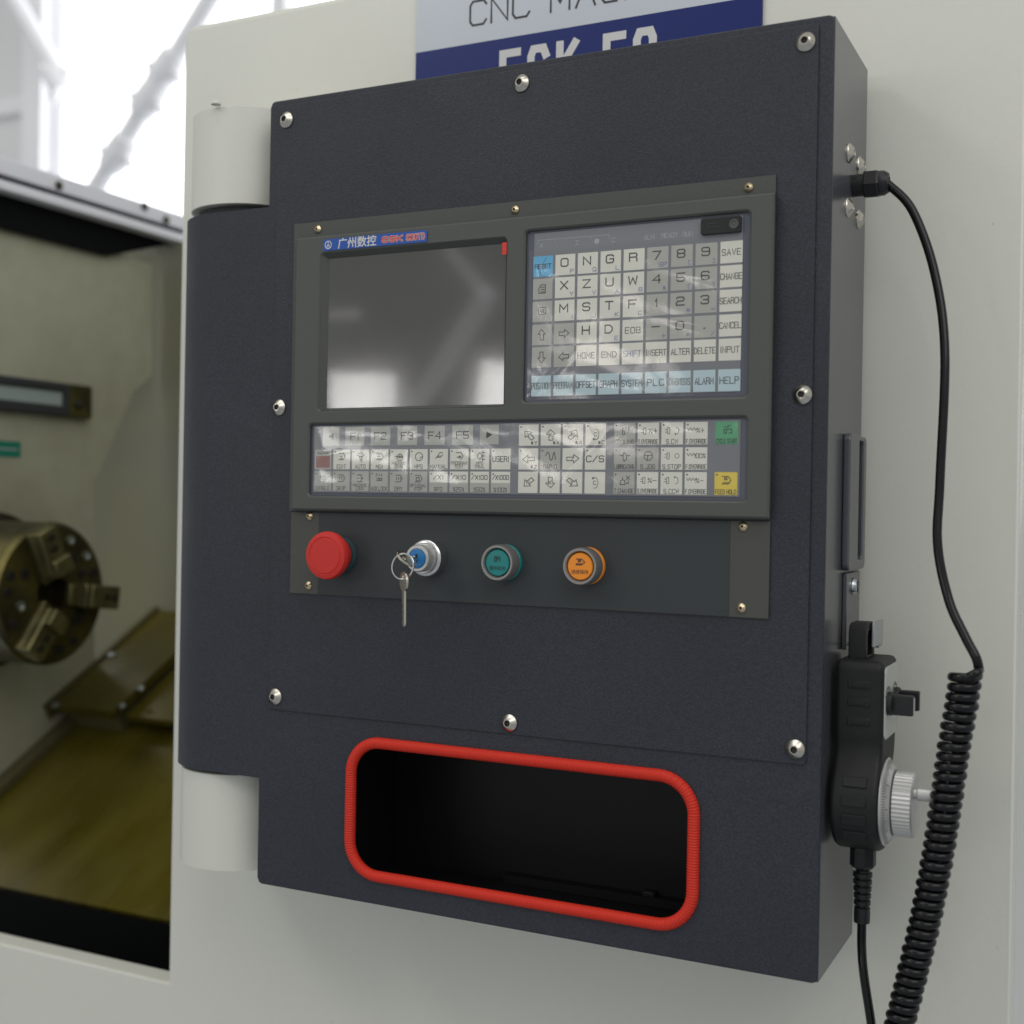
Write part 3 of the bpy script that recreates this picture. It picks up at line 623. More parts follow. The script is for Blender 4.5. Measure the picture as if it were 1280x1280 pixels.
# maker's badge
A = prect([(404, 299), (534, 288), (534, 302.5), (404, 313.5)], YF - 0.0006)
mb = MB().add(plate([rr(*A, 0.0012, 3)], YF - 0.0007, YF - 0.0001)); yl = YF - 0.00085; hz = A[3] - A[2]; zc = (A[2] + A[3]) / 2
ww = A[1] - A[0]
lx = A[0] + 0.0054
mb.add(lathe([(0.0036, 0), (0.0028, 0)], (lx, yl, zc), (0, -1, 0), 20), 1)
strokes(mb, '10 36 50/12 52', lx - 0.0018, zc - 0.0022, 0.0036, 0.0044, 0.0007, yl, 1)
cj = glyphs('广州数控', A[0] + ww * 0.335, zc + 0.0001, 0.0098, yl)
cj = ([((p[0] - (A[0] + ww * 0.335)) * 1.0 + A[0] + ww * 0.335, p[1], p[2]) for p in cj[0]], cj[1]); mb.add(cj, 1)
for dx, dz in ((0.00035, 0), (0, 0.0003)): mb.add(([(p[0] + dx, p[1] - 0.00003 - dx * 0.05, p[2] + dz) for p in cj[0]], cj[1]), 1)
text(mb, 'GSK', A[0] + ww * 0.675, zc, 0.0042, yl, 1, 1.3, 0.42, 0.42, fit=ww * 0.185); text(mb, 'GSK', A[0] + ww * 0.675, zc, 0.0042, yl - 0.00015, 2, 1.3, 0.26, 0.42, fit=ww * 0.185)
text(mb, '980TD', A[0] + ww * 0.893, zc, 0.0046, yl, 1, 0.85, 0.30, 0.5, fit=ww * 0.165); text(mb, '980TD', A[0] + ww * 0.893, zc, 0.0046, yl - 0.00015, 2, 0.85, 0.15, 0.5, fit=ww * 0.165)
obj('badge', mb, ['badge_blue', 'ink_white', 'badge_red'], unit, smooth=False)

# ------------------------------------------------------------------ keypad
kp = obj('keypad', one(box(WK[0] + 0.0002, WK[1] - 0.0002, YO + 0.0004, -0.0036, WK[2] + 0.0002, WK[3] - 0.0002)), 'overlay_navy', cab)
def K(x, z): return slide(x, z, -0.004, YO)
KY = YO - 0.0003
def key(par, x0, x1, z0, z1, shade, draw=None, label=None, inks=('ink_black', 'ink_violet')):
    mb = MB(); mb.add(bbox(x0, x1, KY, YO + 0.00005, z0, z1, 0.00012, 1))
    if draw: draw(mb, (x0 + x1) / 2, (z0 + z1) / 2, x1 - x0, z1 - z0, KY - 0.00006)
    o = obj('key', mb, [shade, *inks], par, smooth=False)
    if label: o['label'] = label
    return o
a0 = K(0.2655, 0.5595); a1 = K(0.4362, 0.4290)
obj('overlay_field', one(box(a0[0], a1[0], YO - 0.0001, YO + 0.0004, a1[1], a0[1])), 'overlay_grey', kp)
DOC = '11 71 78 38 15 11/34 64/36 66/32 62'; DOC2 = '18 88 83 52 12 18/34 64/36 66/35 65'
UP = '30 60 65 85 49 15 35 30'
def leg(main, sub=None, h=0.0060, icon=None, rot=0, fit=0.0152, wt=0.165, mi=1, wf=1.0):
    def d(mb, cx, cz, w, hh, y):
        if icon: strokes(mb, icon, cx - 0.0042, cz - 0.0042, 0.0084, 0.0084, 0.00065, y, 1, 9.0, rot)
        if main:
            one_ = len(main) == 1
            text(mb, main, cx - (0.0006 if one_ else 0), cz + (0.0018 if one_ else 0), h, y, mi, wf, wt, 0.34 if one_ else 0.42, fit=fit)
        if sub: text(mb, sub, cx + 0.0072, cz - 0.0054, 0.0030, y, 2, 0.9, 0.15, 0.3, align='r')
    return d
def bolt_reset(mb, cx, cz, w, h, y):
    text(mb, 'RESET', cx, cz, 0.0034, y, 1, 0.9, 0.17, 0.3, fit=0.014); strokes(mb, '20 56 34 79', cx - 0.005, cz - 0.0068, 0.010, 0.0136, 0.0004, y, 1, 9.0)
GRID = [[('RESET',), ('O', 'P'), ('N', 'Q'), ('G', 'L'), ('R', None), ('7', 'SP'), ('8', '['), ('9', ']'), ('SAVE',)],
        [('doc',), ('X', 'Y'), ('Z', 'V'), ('U', 'A'), ('W', 'B'), ('4', '@'), ('5', '['), ('6', ']'), ('CHANGE',)],
        [('doc2',), ('M', 'I'), ('S', 'J'), ('T', 'K'), ('F', 'C'), ('1', ','), ('2', '#'), ('3', '='), ('SEARCH',)],
        [('up',), ('right',), ('H', None), ('D', 'E'), ('EOB',), ('-', '+'), ('0', '*'), ('.', '/'), ('CANCEL',)],
        [('down',), ('left',), ('HOME',), ('END',), ('SHIFT',), ('INSERT',), ('ALTER',), ('DELETE',), ('INPUT',)],
        [('POSITION',), ('PROGRAM',), ('OFFSET',), ('GRAPH',), ('SYSTEM',), ('PLC',), ('DIAGNOSIS',), ('ALARM',), ('HELP',)]]
for j, row in enumerate(GRID):
    zt_ = [0.5411, 0.5231, 0.5050, 0.4866, 0.4686, 0.4458][j]
    for i, kd in enumerate(row):
        x0, z1_ = K(0.2651 + i * 0.01928, zt_); x1, z0_ = K(0.2651 + i * 0.01928 + 0.0171, zt_ - 0.0164)
        t = kd[0]; sub = kd[1] if len(kd) > 1 else None
        shade = 'key_cyan' if t == 'RESET' else 'key_pale_blue' if j == 5 else 'key_grey' if (i in (5, 6, 7) and j < 4) or (i == 0 and j) or t in ('right', 'left') else 'key_white'
        if t == 'RESET': d = bolt_reset
        elif t == 'doc': d = leg(None, icon=DOC)
        elif t == 'doc2': d = leg(None, icon=DOC2)
        elif t in ('up', 'down', 'left', 'right'): d = leg(None, icon=UP, rot=R({'up': 0, 'left': 90, 'down': 180, 'right': -90}[t]))
        elif len(t) == 1: d = leg(t, sub)
        else: d = leg(t, None, 0.0044 if j < 5 else 0.0048, wt=0.125 if len(t) < 7 else 0.105, mi=2 if t == 'SHIFT' else 1, wf=0.72, fit=0.0142 if len(t) < 6 else 0.0160)
        key(kp, x0, x1, z0_, z1_, shade, d, label='blue reset key' if t == 'RESET' else None, inks=('ink_grey', 'ink_violet'))
# status strip above the keys
mb = MB(); yk = YO - 0.00016
def PK(u, v): q = PX(u, v, y=YO); return q.x, q.z
def line(*pts, w=0.0004): ribbon(mb, [PK(*p) for p in pts], w, yk, 0)
line((671.5, 306), (672.5, 300.5), (761.5, 293.5), (762, 298)); line((694, 299.5), (694, 302)); line((738.5, 296), (738.5, 298.5))
for s, u, v in (('X', 677, 307), ('Z', 721.5, 303.5), ('C', 767, 300)):
    x, z = PK(u, v); text(mb, s, x, z, 0.0032, yk, 0, 0.9, 0.16)
x, z = PK(746, 301.5); mb.add(lathe([(0.0022, 0), (0, 0)], (x, yk, z), (0, -1, 0), 12), 0)
for s, u, v in (('ALM', 811.5, 296.5), ('READY', 837, 294), ('RUN', 859.5, 292.5)):
    x, z = PK(u, v); text(mb, s, x, z, 0.0034, yk, 0, 0.62, 0.15, 0.28)
obj('status_print', mb, 'ink_pale', kp, smooth=False)
# usb cover
Ux0, Uz1 = PK(877.5, 275); Ux1, Uz0 = PK(927.5, 291); Uz1 = PK(900, 272.5)[1]; Uz0 = PK(900, 293)[1]
mb = MB().add(plate([rr(Ux0, Ux1, Uz0, Uz1, 0.0016, 3)], YO - 0.0032, YO - 0.00012, 0.0006))
xm = Ux1 - (Ux1 - Ux0) * 0.36
port = obj('port_cover', mb, 'black_plastic', kp)
obj('cover_groove', one(box(xm - 0.0003, xm + 0.0003, YO - 0.0034, YO - 0.0033, Uz0 + 0.0006, Uz1 - 0.0006)), 'dark_hole', port)
obj('cover_ring', one(lathe([(0.0034, 0), (0.0036, 0.0006), (0.0026, 0.0007), (0.0022, 0.0002), (0.0009, 0.0002), (0, 0.0009)], ((xm + Ux1) / 2 + 0.0005, YO - 0.0033, (Uz0 + Uz1) / 2), (0, -1, 0), 20)), 'panel_grey', port)
obj('cover_ridges', MB().add(box(Ux0 + 0.005, xm - 0.005, YO - 0.0034, YO - 0.0033, Uz0 + 0.005, Uz0 + 0.0056)).add(box(Ux0 + 0.005, xm - 0.005, YO - 0.0034, YO - 0.0033, Uz0 + 0.0075, Uz0 + 0.0081)), 'plate_dark', port)
def film(par, x0, x1, z0, z1, nx, nz, amp, seed):
    rnd = random.Random(seed); ph_ = [(rnd.uniform(40, 190), rnd.uniform(40, 230), rnd.uniform(0, 6)) for _ in range(7)]
    creases = [(rnd.uniform(x0, x1), rnd.uniform(z0, z1), rnd.uniform(0, 3.14), rnd.uniform(0.5, 1.6)) for _ in range(5)]
    v = []
    for j in range(nz + 1):
        for i in range(nx + 1):
            x = x0 + (x1 - x0) * i / nx; z = z0 + (z1 - z0) * j / nz
            h = sum(math.sin(a * x + b * z + c) for a, b, c in ph_) / 7
            for cx, cz, an, k in creases:
                d = abs((x - cx) * math.sin(an) - (z - cz) * math.cos(an)); al = (x - cx) * math.cos(an) + (z - cz) * math.sin(an)
                h += 0.9 * k * math.exp(-(d / 0.0022) ** 2) * math.exp(-(al / 0.025) ** 2)
            e = min(1, min(x - x0, x1 - x, z - z0, z1 - z) / 0.008)
            v.append((x, KY - 0.0006 - max(0, (h + 0.6)) * amp * e, z))
    f = [(j * (nx + 1) + i, j * (nx + 1) + i + 1, (j + 1) * (nx + 1) + i + 1, (j + 1) * (nx + 1) + i) for j in range(nz) for i in range(nx)]
    return obj('protective_film', one((v, f)), 'clear_film', par, label='crinkled clear protective film')
film(kp, WK[0] + 0.003, WK[1] - 0.003, WK[2] + 0.002, Uz0 - 0.0008, 110, 70, 0.00042, 3)

# ------------------------------------------------------------------ operation panel
op = obj('operation_panel', one(box(WO[0] + 0.0002, WO[1] - 0.0002, YO + 0.0004, -0.0036, WO[2] + 0.0002, WO[3] - 0.0002)), 'overlay_navy', cab)
a0 = K(0.0565, 0.4082); a1 = K(0.4372, 0.3510)
obj('overlay_field', one(box(a0[0], a1[0], YO - 0.0001, YO + 0.0004, a1[1], a0[1])), 'overlay_grey', op)
PILL = '18 68 85 62 12'; ARC = '38 68 85 84 62 32'
def opk(icon=None, lines=(), dot=True, rot=0, letter=None, at=None, iw=0.0086, half=None, extra=None, big=None):
    def d(mb, cx, cz, w, h, y):
        if half: mb.add(quad(cx - w / 2, cx + w / 2, cz - h / 2, cz - 0.0006, y + 0.00004), 2)
        if dot: mb.add(lathe([(0.0007, 0), (0, 0)], (cx - w / 2 + 0.0018, y, cz + h / 2 - 0.0019), (0, -1, 0), 8), 1)
        up = 0.0021 if lines else 0.0
        if icon: strokes(mb, icon, cx - iw / 2 + 0.0004, cz - 0.0042 + up, iw, 0.0084, 0.00058, y, 1, 9.0, rot)
        if extra: extra(mb, cx, cz + up, y)
        if letter: text(mb, letter, cx, cz + up, 0.0028, y, 1, 0.8, 0.15)
        if big: text(mb, big[0], cx, cz + (0.0038 if half else 0), big[1], y, 1, 0.85, 0.15, 0.38, fit=0.0145)
        for k, s in enumerate(lines):
            zz = cz - h / 2 + 0.0024 + (len(lines) - 1 - k) * 0.0029
            text(mb, s, cx, zz, 0.0025 if len(lines) > 1 else 0.0032, y, 1, 0.62, 0.13, 0.40, fit=0.0158)
        if at: text(mb, '@' + at, cx + w / 2 - 0.0009, cz - h / 2 + 0.0022, 0.0026, y, 1, 0.9, 0.16, align='r')
    return d
def rowz(j, right=False):
    return [(0.4072, 0.3912), (0.3879, 0.3709), (0.3692, 0.3522)][j] if not (j == 0 and right) else (0.4070, 0.3900)
def okey(x, w, j, shade, d, right=False, label=None, inks=('ink_black', 'key_grey')):
    zt_, zb_ = rowz(j, right); x0, z1_ = K(x, zt_); x1, z0_ = K(x + w, zb_)
    return key(op, x0, x1, z0_, z1_, shade, d, label, inks)
TRI = '27 72x'
def tri(sgn):
    def d(mb, cx, cz, w, h, y): mb.add(([(cx - sgn * 0.0026, y, cz + 0.003), (cx - sgn * 0.0026, y, cz - 0.003), (cx + sgn * 0.003, y, cz)], [(0, 1, 2)]), 1)
    return d
for x, w, t in [(0.0653, 0.017, '<'), (0.0885, 0.0193, 'F1'), (0.1143, 0.0195, 'F2'), (0.1408, 0.0192, 'F3'), (0.1673, 0.0193, 'F4'), (0.1936, 0.0195, 'F5'), (0.2194, 0.0172, '>')]:
    okey(x, w, 0, 'key_grey', tri(-1) if t == '<' else tri(1) if t == '>' else opk(dot=False, big=(t, 0.0056)))
def led(mb, cx, cz, w, h, y):
    mb.add(quad(cx - w * 0.42, cx + w * 0.42, cz - h * 0.42, cz + h * 0.18, y), 2); text(mb, 'MACHINE', cx, cz + h * 0.33, 0.0024, y, 1, 0.62, 0.15, 0.3, fit=0.014)
okey(0.0572, 0.0172, 1, 'key_grey', led, inks=('ink_grey', 'led_red'), label='tool number display with dark red window')
HAND = '13 35 58 88/35 75 86/24 64'; TGT = '47 67 85 83 61 41 23 25 47/53 57/25 05'
R2 = [(PILL + '/35 55/33 53/44 44', ('EDIT',)), ('38 68 86 65 35 16 38/65 50 35', ('AUTO',)), (PILL + '/27 57/25 55/23 53', ('MDI',)), (TGT + '/25 85/24 84', ('MACHINE', 'ZERO')), ('38 68 86 83 61 31 13 16 38/53 85', ('MPG',)),
      (HAND, ('MANUAL',)), ('18 68 85 62/24 64/45 65 55 43', ('PROGRAM', 'TEST')), ('26 48 66 64 42 24 26/68 98/65 95/62 92/79 71', ('MPG', 'TRIAL')), (None, ())]
for i, (ic, ln) in enumerate(R2):
    okey(0.0572 + 0.01925 * (i + 1), 0.0172, 1, 'key_white', opk(ic, ln) if ic else opk(big=('USER1', 0.0042)))
R3 = [('17 67 67/62 12/24 26 56 54 24/67 85 62', ('SINGLE',)), ('18 68 85 62 12/24 26 36/54 56 46', ('SKIP',)), ('18 68/15 75 53/75 57/12 62', ('MACHINE', 'LOCK')), ('17 19 29 29/49 47/69 77/23 25 45 43 23/53 55 75 73 53', ('AUX.LOCK',)),
      ('18 68 85 62 12/24 26/44 46/64 66', ('DRY',)), ('18 68 85 62 12/26 56 53 23 26', ('OPTIONAL', 'STOP'))]
for i, (ic, ln) in enumerate(R3): okey(0.0572 + 0.01925 * i, 0.0172, 2, 'key_grey', opk(ic, ln))
for i, (a, b) in enumerate((('X1', '%F0'), ('X10', '%25%'), ('X100', '%50%'), ('X1000', '%100%'))):
    okey(0.0572 + 0.01925 * (i + 6), 0.0172, 2, 'key_white', opk(lines=(b,), big=('/' + a, 0.0034), half=True))
def arrow(rot, let, at=None, dot=True): return opk(UP, (), dot, rot, let, at, iw=0.0104)
CW_ = '48 78 85 82 51 31'; 
def rotc(flip):
    def e(mb, cx, cz, y):
        pts = [(cx + 0.0028 * math.cos(t), cz + 0.0042 * math.sin(t)) for t in [R(110 - 220 * k / 12) for k in range(13)]]
        ribbon(mb, pts, 0.00045, y, 1); s = 1 if flip else -1
        mb.add(([(cx - 0.0022, y - 0.00002, cz + s * 0.0046), (cx - 0.0022, y - 0.00002, cz + s * 0.0025), (cx - 0.0002, y - 0.00002, cz + s * 0.0034)], [(0, 1, 2)]), 1)
    return e
x4 = [0.2549 + 0.0193 * i for i in range(4)]; w4 = 0.0173
okey(x4[0], w4, 0, 'key_white', arrow(R(40), 'Y', 'Y'), True); okey(x4[1], w4, 0, 'key_white', arrow(0, 'X', 'X'), True)
okey(x4[2], w4, 0, 'key_white', arrow(R(-40), 'W', '4'), True); okey(x4[3], w4, 0, 'key_white', opk(extra=rotc(False), letter='C', at='C'), True)
okey(x4[0], w4, 1, 'key_white', arrow(R(90), 'Z', 'Z')); okey(x4[1], w4, 1, 'key_grey', opk('04 16 27 38 46 44 53 62 72 83 94'.replace('04 16 27 38 46 44 53 62 72 83 94', '05 17 28 37 42 51 62 77 88 87 92'), ('RAPID',)))
okey(x4[2], w4, 1, 'key_white', arrow(R(-90), 'Z', dot=False)); okey(x4[3], w4, 1, 'key_white', opk(big=('C/S', 0.0046)))
okey(x4[0], w4, 2, 'key_white', arrow(R(130), 'W', dot=False)); okey(x4[1], w4, 2, 'key_white', arrow(R(180), 'X', dot=False))
okey(x4[2], w4, 2, 'key_white', arrow(R(-130), 'Y', dot=False)); okey(x4[3], w4, 2, 'key_white', opk(extra=rotc(True), letter='C', dot=False))
SPN = '16 36/13 33/38 31 51 58 38'; WAVE = '06 13 26 33 46'
def spindle(tail):
    def e(mb, cx, cz, y):
        strokes(mb, SPN, cx - 0.0064, cz - 0.003, 0.008, 0.006, 0.0004, y, 1, 9.0)
        if tail[0] == 'o': mb.add(lathe([(0.0019, 0), (0.0015, 0)], (cx + 0.0042, y, cz), (0, -1, 0), 16), 1)
        elif tail[0] == '(':
            pts = [(cx + 0.0036 + 0.0018 * math.cos(t), cz + 0.0026 * math.sin(t)) for t in [R(100 - 200 * k / 10) for k in range(11)]]; ribbon(mb, pts, 0.0004, y, 1)
            s = 1 if tail[1] == 'u' else -1
            mb.add(([(cx + 0.0022, y - 0.00002, cz + s * 0.0034), (cx + 0.0022, y - 0.00002, cz + s * 0.0016), (cx + 0.0038, y - 0.00002, cz + s * 0.0026)], [(0, 1, 2)]), 1)
        else: text(mb, tail, cx + 0.0038, cz, 0.0034, y, 1, 0.85, 0.13, 0.3)
    return e
def wave(t):
    def e(mb, cx, cz, y):
        strokes(mb, WAVE + ' 53 66', cx - 0.0072, cz - 0.002, 0.0078, 0.004, 0.0004, y, 1, 6.0); text(mb, t, cx + 0.003, cz, 0.0032, y, 1, 0.8, 0.13, 0.3, fit=0.0085)
    return e
x5 = [0.3371 + 0.0192 * i for i in range(4)]
COOL = '24 27 37 37/55 58/75 88/78 85/25 45/22 24 44 42 22'; LUBE = '05 35/65 95/48 65 62 40 32 35 48'; JOG = '38 68 86 83 61 31 13 16 38/15 85/45 41'; TCH = '11 14 35 54 51 11/35 37/65 98/68 95/62 82 84'
okey(x5[0], w4, 0, 'key_grey', opk(COOL, ('COOLING',)), True); okey(x5[1], w4, 0, 'key_white', opk(extra=spindle('%+'), lines=('S.OVERRIDE',)), True)
okey(x5[2], w4, 0, 'key_white', opk(extra=spindle('(d'), lines=('S.CW',)), True); okey(x5[3], w4, 0, 'key_white', opk(extra=wave('%+'), lines=('F.OVERRIDE',)), True)
okey(x5[0], w4, 1, 'key_grey', opk(LUBE, ('LUBRICATING',))); okey(x5[1], w4, 1, 'key_grey', opk(JOG, ('S.JOG',)))
okey(x5[2], w4, 1, 'key_white', opk(extra=spindle('o'), lines=('S.STOP',))); okey(x5[3], w4, 1, 'key_white', opk(extra=wave('100%'), lines=('F.OVERRIDE',)))
okey(x5[0], w4, 2, 'key_grey', opk(TCH, ('T.CHANGE',))); okey(x5[1], w4, 2, 'key_white', opk(extra=spindle('%-'), lines=('S.OVERRIDE',)))
okey(x5[2], w4, 2, 'key_white', opk(extra=spindle('(u'), lines=('S.CCW',))); okey(x5[3], w4, 2, 'key_white', opk(extra=wave('%-'), lines=('F.OVERRIDE',)))
STARTI = '22 25 45 42 22/27 47/55 58 78 78/62 82 85 65'; FEEDI = '18 68 85 62 12/37 57 55 46 35 37/23 73'
okey(0.4180, 0.0175, 0, 'key_green', opk(STARTI, ('CYCLE START',), dot=False), True, 'green cycle start key')
okey(0.4180, 0.0175, 2, 'key_yellow', opk(FEEDI, ('FEED HOLD',)), False, 'yellow feed hold key')
film(op, WO[0] + 0.0035, WO[1] - 0.0015, WO[2] + 0.0035, WO[3] - 0.002, 200, 40, 0.00042, 11)

# ------------------------------------------------------------------ push button plate
pl = prect([(364, 639), (962, 653), (961, 774), (362, 741)], -0.0034)
bp = obj('button_plate', one(plate([[(pl[0], pl[2]), (pl[1], pl[2]), (pl[1], pl[3]), (pl[0], pl[3])]], -0.0034, -0.0018, 0.0004)), 'plate_olive', cab)
e0 = PX(398, 690, y=-0.0036).x; e1 = PX(912, 700, y=-0.0036).x
obj('face_sheet', one(box(e0, e1, -0.0038, -0.0035, pl[2] + 0.0004, pl[3] - 0.0004)), 'plate_dark', bp)
for u, v in ((386, 645), (384.5, 732), (928, 658), (926, 760)):
    q = PX(u, v, y=-0.0045); s = link('screw', small, bp, (q.x, -0.0036, q.z)); s.rotation_euler = (0, random.uniform(0, 6), 0)
YP = -0.0039
def ax(u, v, h): q = PX(u, v, y=YP - h); return (q.x, YP, q.z)
e = PX(405.5, 694.5, y=YP - 0.0265); E0 = (e.x, YP, e.z)
es = obj('emergency_stop', MB().add(lathe([(0, 0), (0.0160, 0), (0.0160, 0.003), (0.0148, 0.0052), (0.012, 0.0056), (0.012, 0.008), (0, 0.008)], E0, (0, -1, 0), 36)), 'collar_teal', cab, label='red mushroom emergency stop')
obj('mushroom_cap', one(lathe([(0, 0.0082), (0.0148, 0.0082), (0.0155, 0.009), (0.0172, 0.0145), (0.0192, 0.0176), (0.0201, 0.0190), (0.0204, 0.021), (0.0203, 0.0238), (0.0195, 0.0256), (0.0160, 0.0266), (0.0154, 0.0261), (0.0148, 0.0267), (0, 0.0271)], E0, (0, -1, 0), 56)), 'red_plastic', es)
# key switch
e = PX(522, 698, y=YP - 0.0235); K0 = (e.x, YP, e.z)
ks = obj('key_switch', one(lathe([(0, 0), (0.0150, 0), (0.0150, 0.0115), (0.0142, 0.0125), (0.0128, 0.013), (0.0122, 0.0142), (0, 0.0142)], K0, (0, -1, 0), 44)), 'satin_alu', cab)
obj('lock_ring', one(lathe([(0, 0.0143), (0.0112, 0.0143), (0.0112, 0.0235), (0.0104, 0.0246), (0.0084, 0.0246), (0.0080, 0.0238), (0, 0.0238)], K0, (0, -1, 0), 40)), 'white_alu', ks)
mb = MB().add(lathe([(0.0078, 0.0240), (0.0078, 0.0249), (0.0072, 0.0253), (0, 0.0253)], K0, (0, -1, 0), 32)).add(box(K0[0] - 0.0008, K0[0] + 0.0008, YP - 0.0256, YP - 0.0255, K0[2] - 0.0035, K0[2] + 0.0035), 1)
obj('lock_core', mb, ['key_blue', 'dark_hole'], ks)
def lamp_button(u, v, lens, lab, icon, cj):
    e = PX(u, v, y=YP - 0.0165); O = (e.x, YP, e.z)
    b = obj('push_button', one(lathe([(0, 0), (0.0148, 0), (0.0148, 0.003), (0.0138, 0.0042), (0.0138, 0.010), (0, 0.010)], O, (0, -1, 0), 40)), lens, cab, label=lab)
    obj('rim', one(lathe([(0.0142, 0.0035), (0.0149, 0.006), (0.0146, 0.0150), (0.0138, 0.0168), (0.0122, 0.0168), (0.0112, 0.0150), (0.0110, 0.0108)], O, (0, -1, 0), 44)), 'clear_lens' if False else 'button_rim', b)
    mb = MB().add(lathe([(0.0106, 0.0104), (0.0106, 0.0150), (0.0100, 0.0156), (0, 0.0158)], O, (0, -1, 0), 40)); yy = YP - 0.0162
    strokes(mb, icon, O[0] - 0.0040, O[2] - 0.0002, 0.008, 0.0066, 0.0006, yy, 1, 9.0); mb.add(glyphs(cj, O[0], O[2] - 0.0042, 0.0036, yy), 1)
    obj('lens', mb, [lens, 'ink_black'], b)
mat('button_rim', (0.30, 0.29, 0.28), 0.16, 0.55)
lamp_button(621, 703.5, 'green_lens', 'teal green push button', '22 27 47 42 22/55 57/72 77/35 75', '循环启动')
lamp_button(724.5, 708, 'orange_lens', 'orange push button', '18 68 95 62 12/37 57 55 46 35 37/13 73', '进给保持')

# ================================================================== keys in the switch
kc = Vector((K0[0], YP - 0.0256, K0[2]))
kr = thing('key_ring', 'two small metal keys on a wire ring in the key switch', 'keys', (kc.x, kc.y - 0.02, kc.z - 0.06))
bow = PX(508, 699, y=kc.y - 0.017)
def flat_key(name, o, axis, nrm, bowr, bladelen, teeth):
    a = Vector(axis).normalized(); n_ = Vector(nrm).normalized(); s_ = a.cross(n_).normalized(); n_ = s_.cross(a)
    L = [(bowr * math.cos(t), bowr * math.sin(t)) for t in [R(25 + 310 * k / 22) for k in range(23)]]
    L += [(bowr * 0.95, -0.0026), (bowr + bladelen * 0.3, -0.0026)]
    for k in range(7): L.append((bowr + bladelen * (0.34 + 0.09 * k), -0.0026 + (0.0018 if k % 2 else 0.0)))
    L += [(bowr + bladelen, -0.001), (bowr + bladelen, 0.0012), (bowr + bladelen - 0.002, 0.0026), (bowr * 0.95, 0.0026)]
    hole = [(-bowr * 0.55 + 0.0022 * math.cos(t), 0.0022 * math.sin(t)) for t in [2 * math.pi * k / 12 for k in range(12)]]
    v, f = plate([L, hole], -0.0009, 0.0009, 0.0002)
    return one(([Vector(o) + a * p[0] + s_ * p[2] + n_ * p[1] for p in v], f))
# key in the lock: bow tilted, seen obliquely
obj('inserted_key', flat_key('k', kc + Vector((0, -0.0152, 0)), (0, 1, 0), (0.62, 0, 0.78), 0.0095, 0.0052, True), 'key_nickel', kr)
rc = PX(503.5, 708, y=kc.y - 0.022)
obj('ring', one(tube([rc + Vector((0.0098 * math.cos(2 * math.pi * k / 36), 0.0015 * math.sin(2 * math.pi * k / 36), 0.0102 * math.sin(2 * math.pi * k / 36))) for k in range(36)], 0.0008, 8, True)), 'chrome', kr)
kb = PX(505, 727, y=rc.y)
obj('hanging_key', flat_key('k', kb, (0.02, 0.0, -1), (0.62, 0.78, 0), 0.0080, 0.0275, True), 'key_nickel', kr)

# ================================================================== pendant
PX0, PX1 = 0.5036, 0.5385; CYL = (0.0455, 0.1285, 0.0372)
pend = thing('handwheel_pendant', 'black handheld pendant with silver handwheel hung on the cabinet side', 'pendant', (0.522, CYL[0], 0.09))
def outline():
    L = []
    for cy_, cz_, a0_ in ((0.076, 0.2255, 0), (0.030, 0.2255, 90)):
        for k in range(6): t = R(a0_ + 18 * k); L.append((cy_ + 0.0075 * math.cos(t), cz_ + 0.0075 * math.sin(t)))
    L += [(0.0225, 0.182), (0.0240, 0.174), (0.0245, 0.167), (0.0215, 0.160)]
    for k in range(19):
        t = R(140 + 260 * k / 18); L.append((CYL[0] + CYL[2] * math.cos(t), CYL[1] + CYL[2] * math.sin(t)))
    L += [(0.0790, 0.160), (0.0805, 0.167), (0.0815, 0.174), (0.0835, 0.182)]
    return L
OL = outline()
pb = obj('body', one(plate([OL], PX0, PX1, 0.0045, axis='x', seg=3)), 'rubber', pend)
for zc_ in (0.2155, 0.2025, 0.1885):
    obj('grip_rib', one(bbox(0.5135, 0.5295, 0.0216, 0.0236, zc_ - 0.0030, zc_ + 0.0030, 0.0005, 1)), 'rubber', pb)
    obj('grip_rib', one(bbox(0.5165, 0.5265, 0.0210, 0.0230, zc_ - 0.0016, zc_ + 0.0016, 0.0003, 1)), 'rubber', pb)
for an in (152, 173, 194, 215):
    t = R(an); c = Vector((0, math.cos(t), math.sin(t))); tn = Vector((0, -math.sin(t), math.cos(t)))
    o = Vector((0, CYL[0], CYL[1])) + c * CYL[2]
    v, f = bbox(0.513, 0.530, -0.001, 0.0011, -0.0038, 0.0038, 0.0004, 1)
    obj('grip_rib', one(([Vector((p[0], 0, 0)) + o + c * p[1] + tn * p[2] for p in v], f)), 'rubber', pb)
obj('face_plate', one(plate([rr(0.0265, 0.0795, 0.1755, 0.2285, 0.005)], PX1 + 0.0001, PX1 + 0.0012, 0.0003, axis='x')), 'face_silver', pend)
mb = MB()
for yk_ in (0.037, 0.066):
    for k in range(7):
        t = R(30 + 20 * k); mb.add(box(PX1 + 0.0013, PX1 + 0.0014, yk_ + 0.0115 * math.cos(t) - 0.0007, yk_ + 0.0115 * math.cos(t) + 0.0007, 0.2015 + 0.0115 * math.sin(t) - 0.0012, 0.2015 + 0.0115 * math.sin(t) + 0.0012))
obj('scale_print', mb, 'ink_black', pend)
for yk_ in (0.037, 0.066):
    kn = obj('selector_knob', MB().add(lathe([(0, 0), (0.0088, 0), (0.0088, 0.003), (0.0078, 0.0038), (0, 0.0038)], (PX1 + 0.0014, yk_, 0.2015), (1, 0, 0), 28)).add(bbox(PX1 + 0.004, PX1 + 0.0195, yk_ - 0.0034, yk_ + 0.0034, 0.1935, 0.2082, 0.0012, 2)), 'black_plastic', pend)
    obj('pointer_line', one(box(PX1 + 0.0196, PX1 + 0.0199, yk_ - 0.0018, yk_ + 0.0026, 0.1950, 0.2068)), 'face_silver', kn)
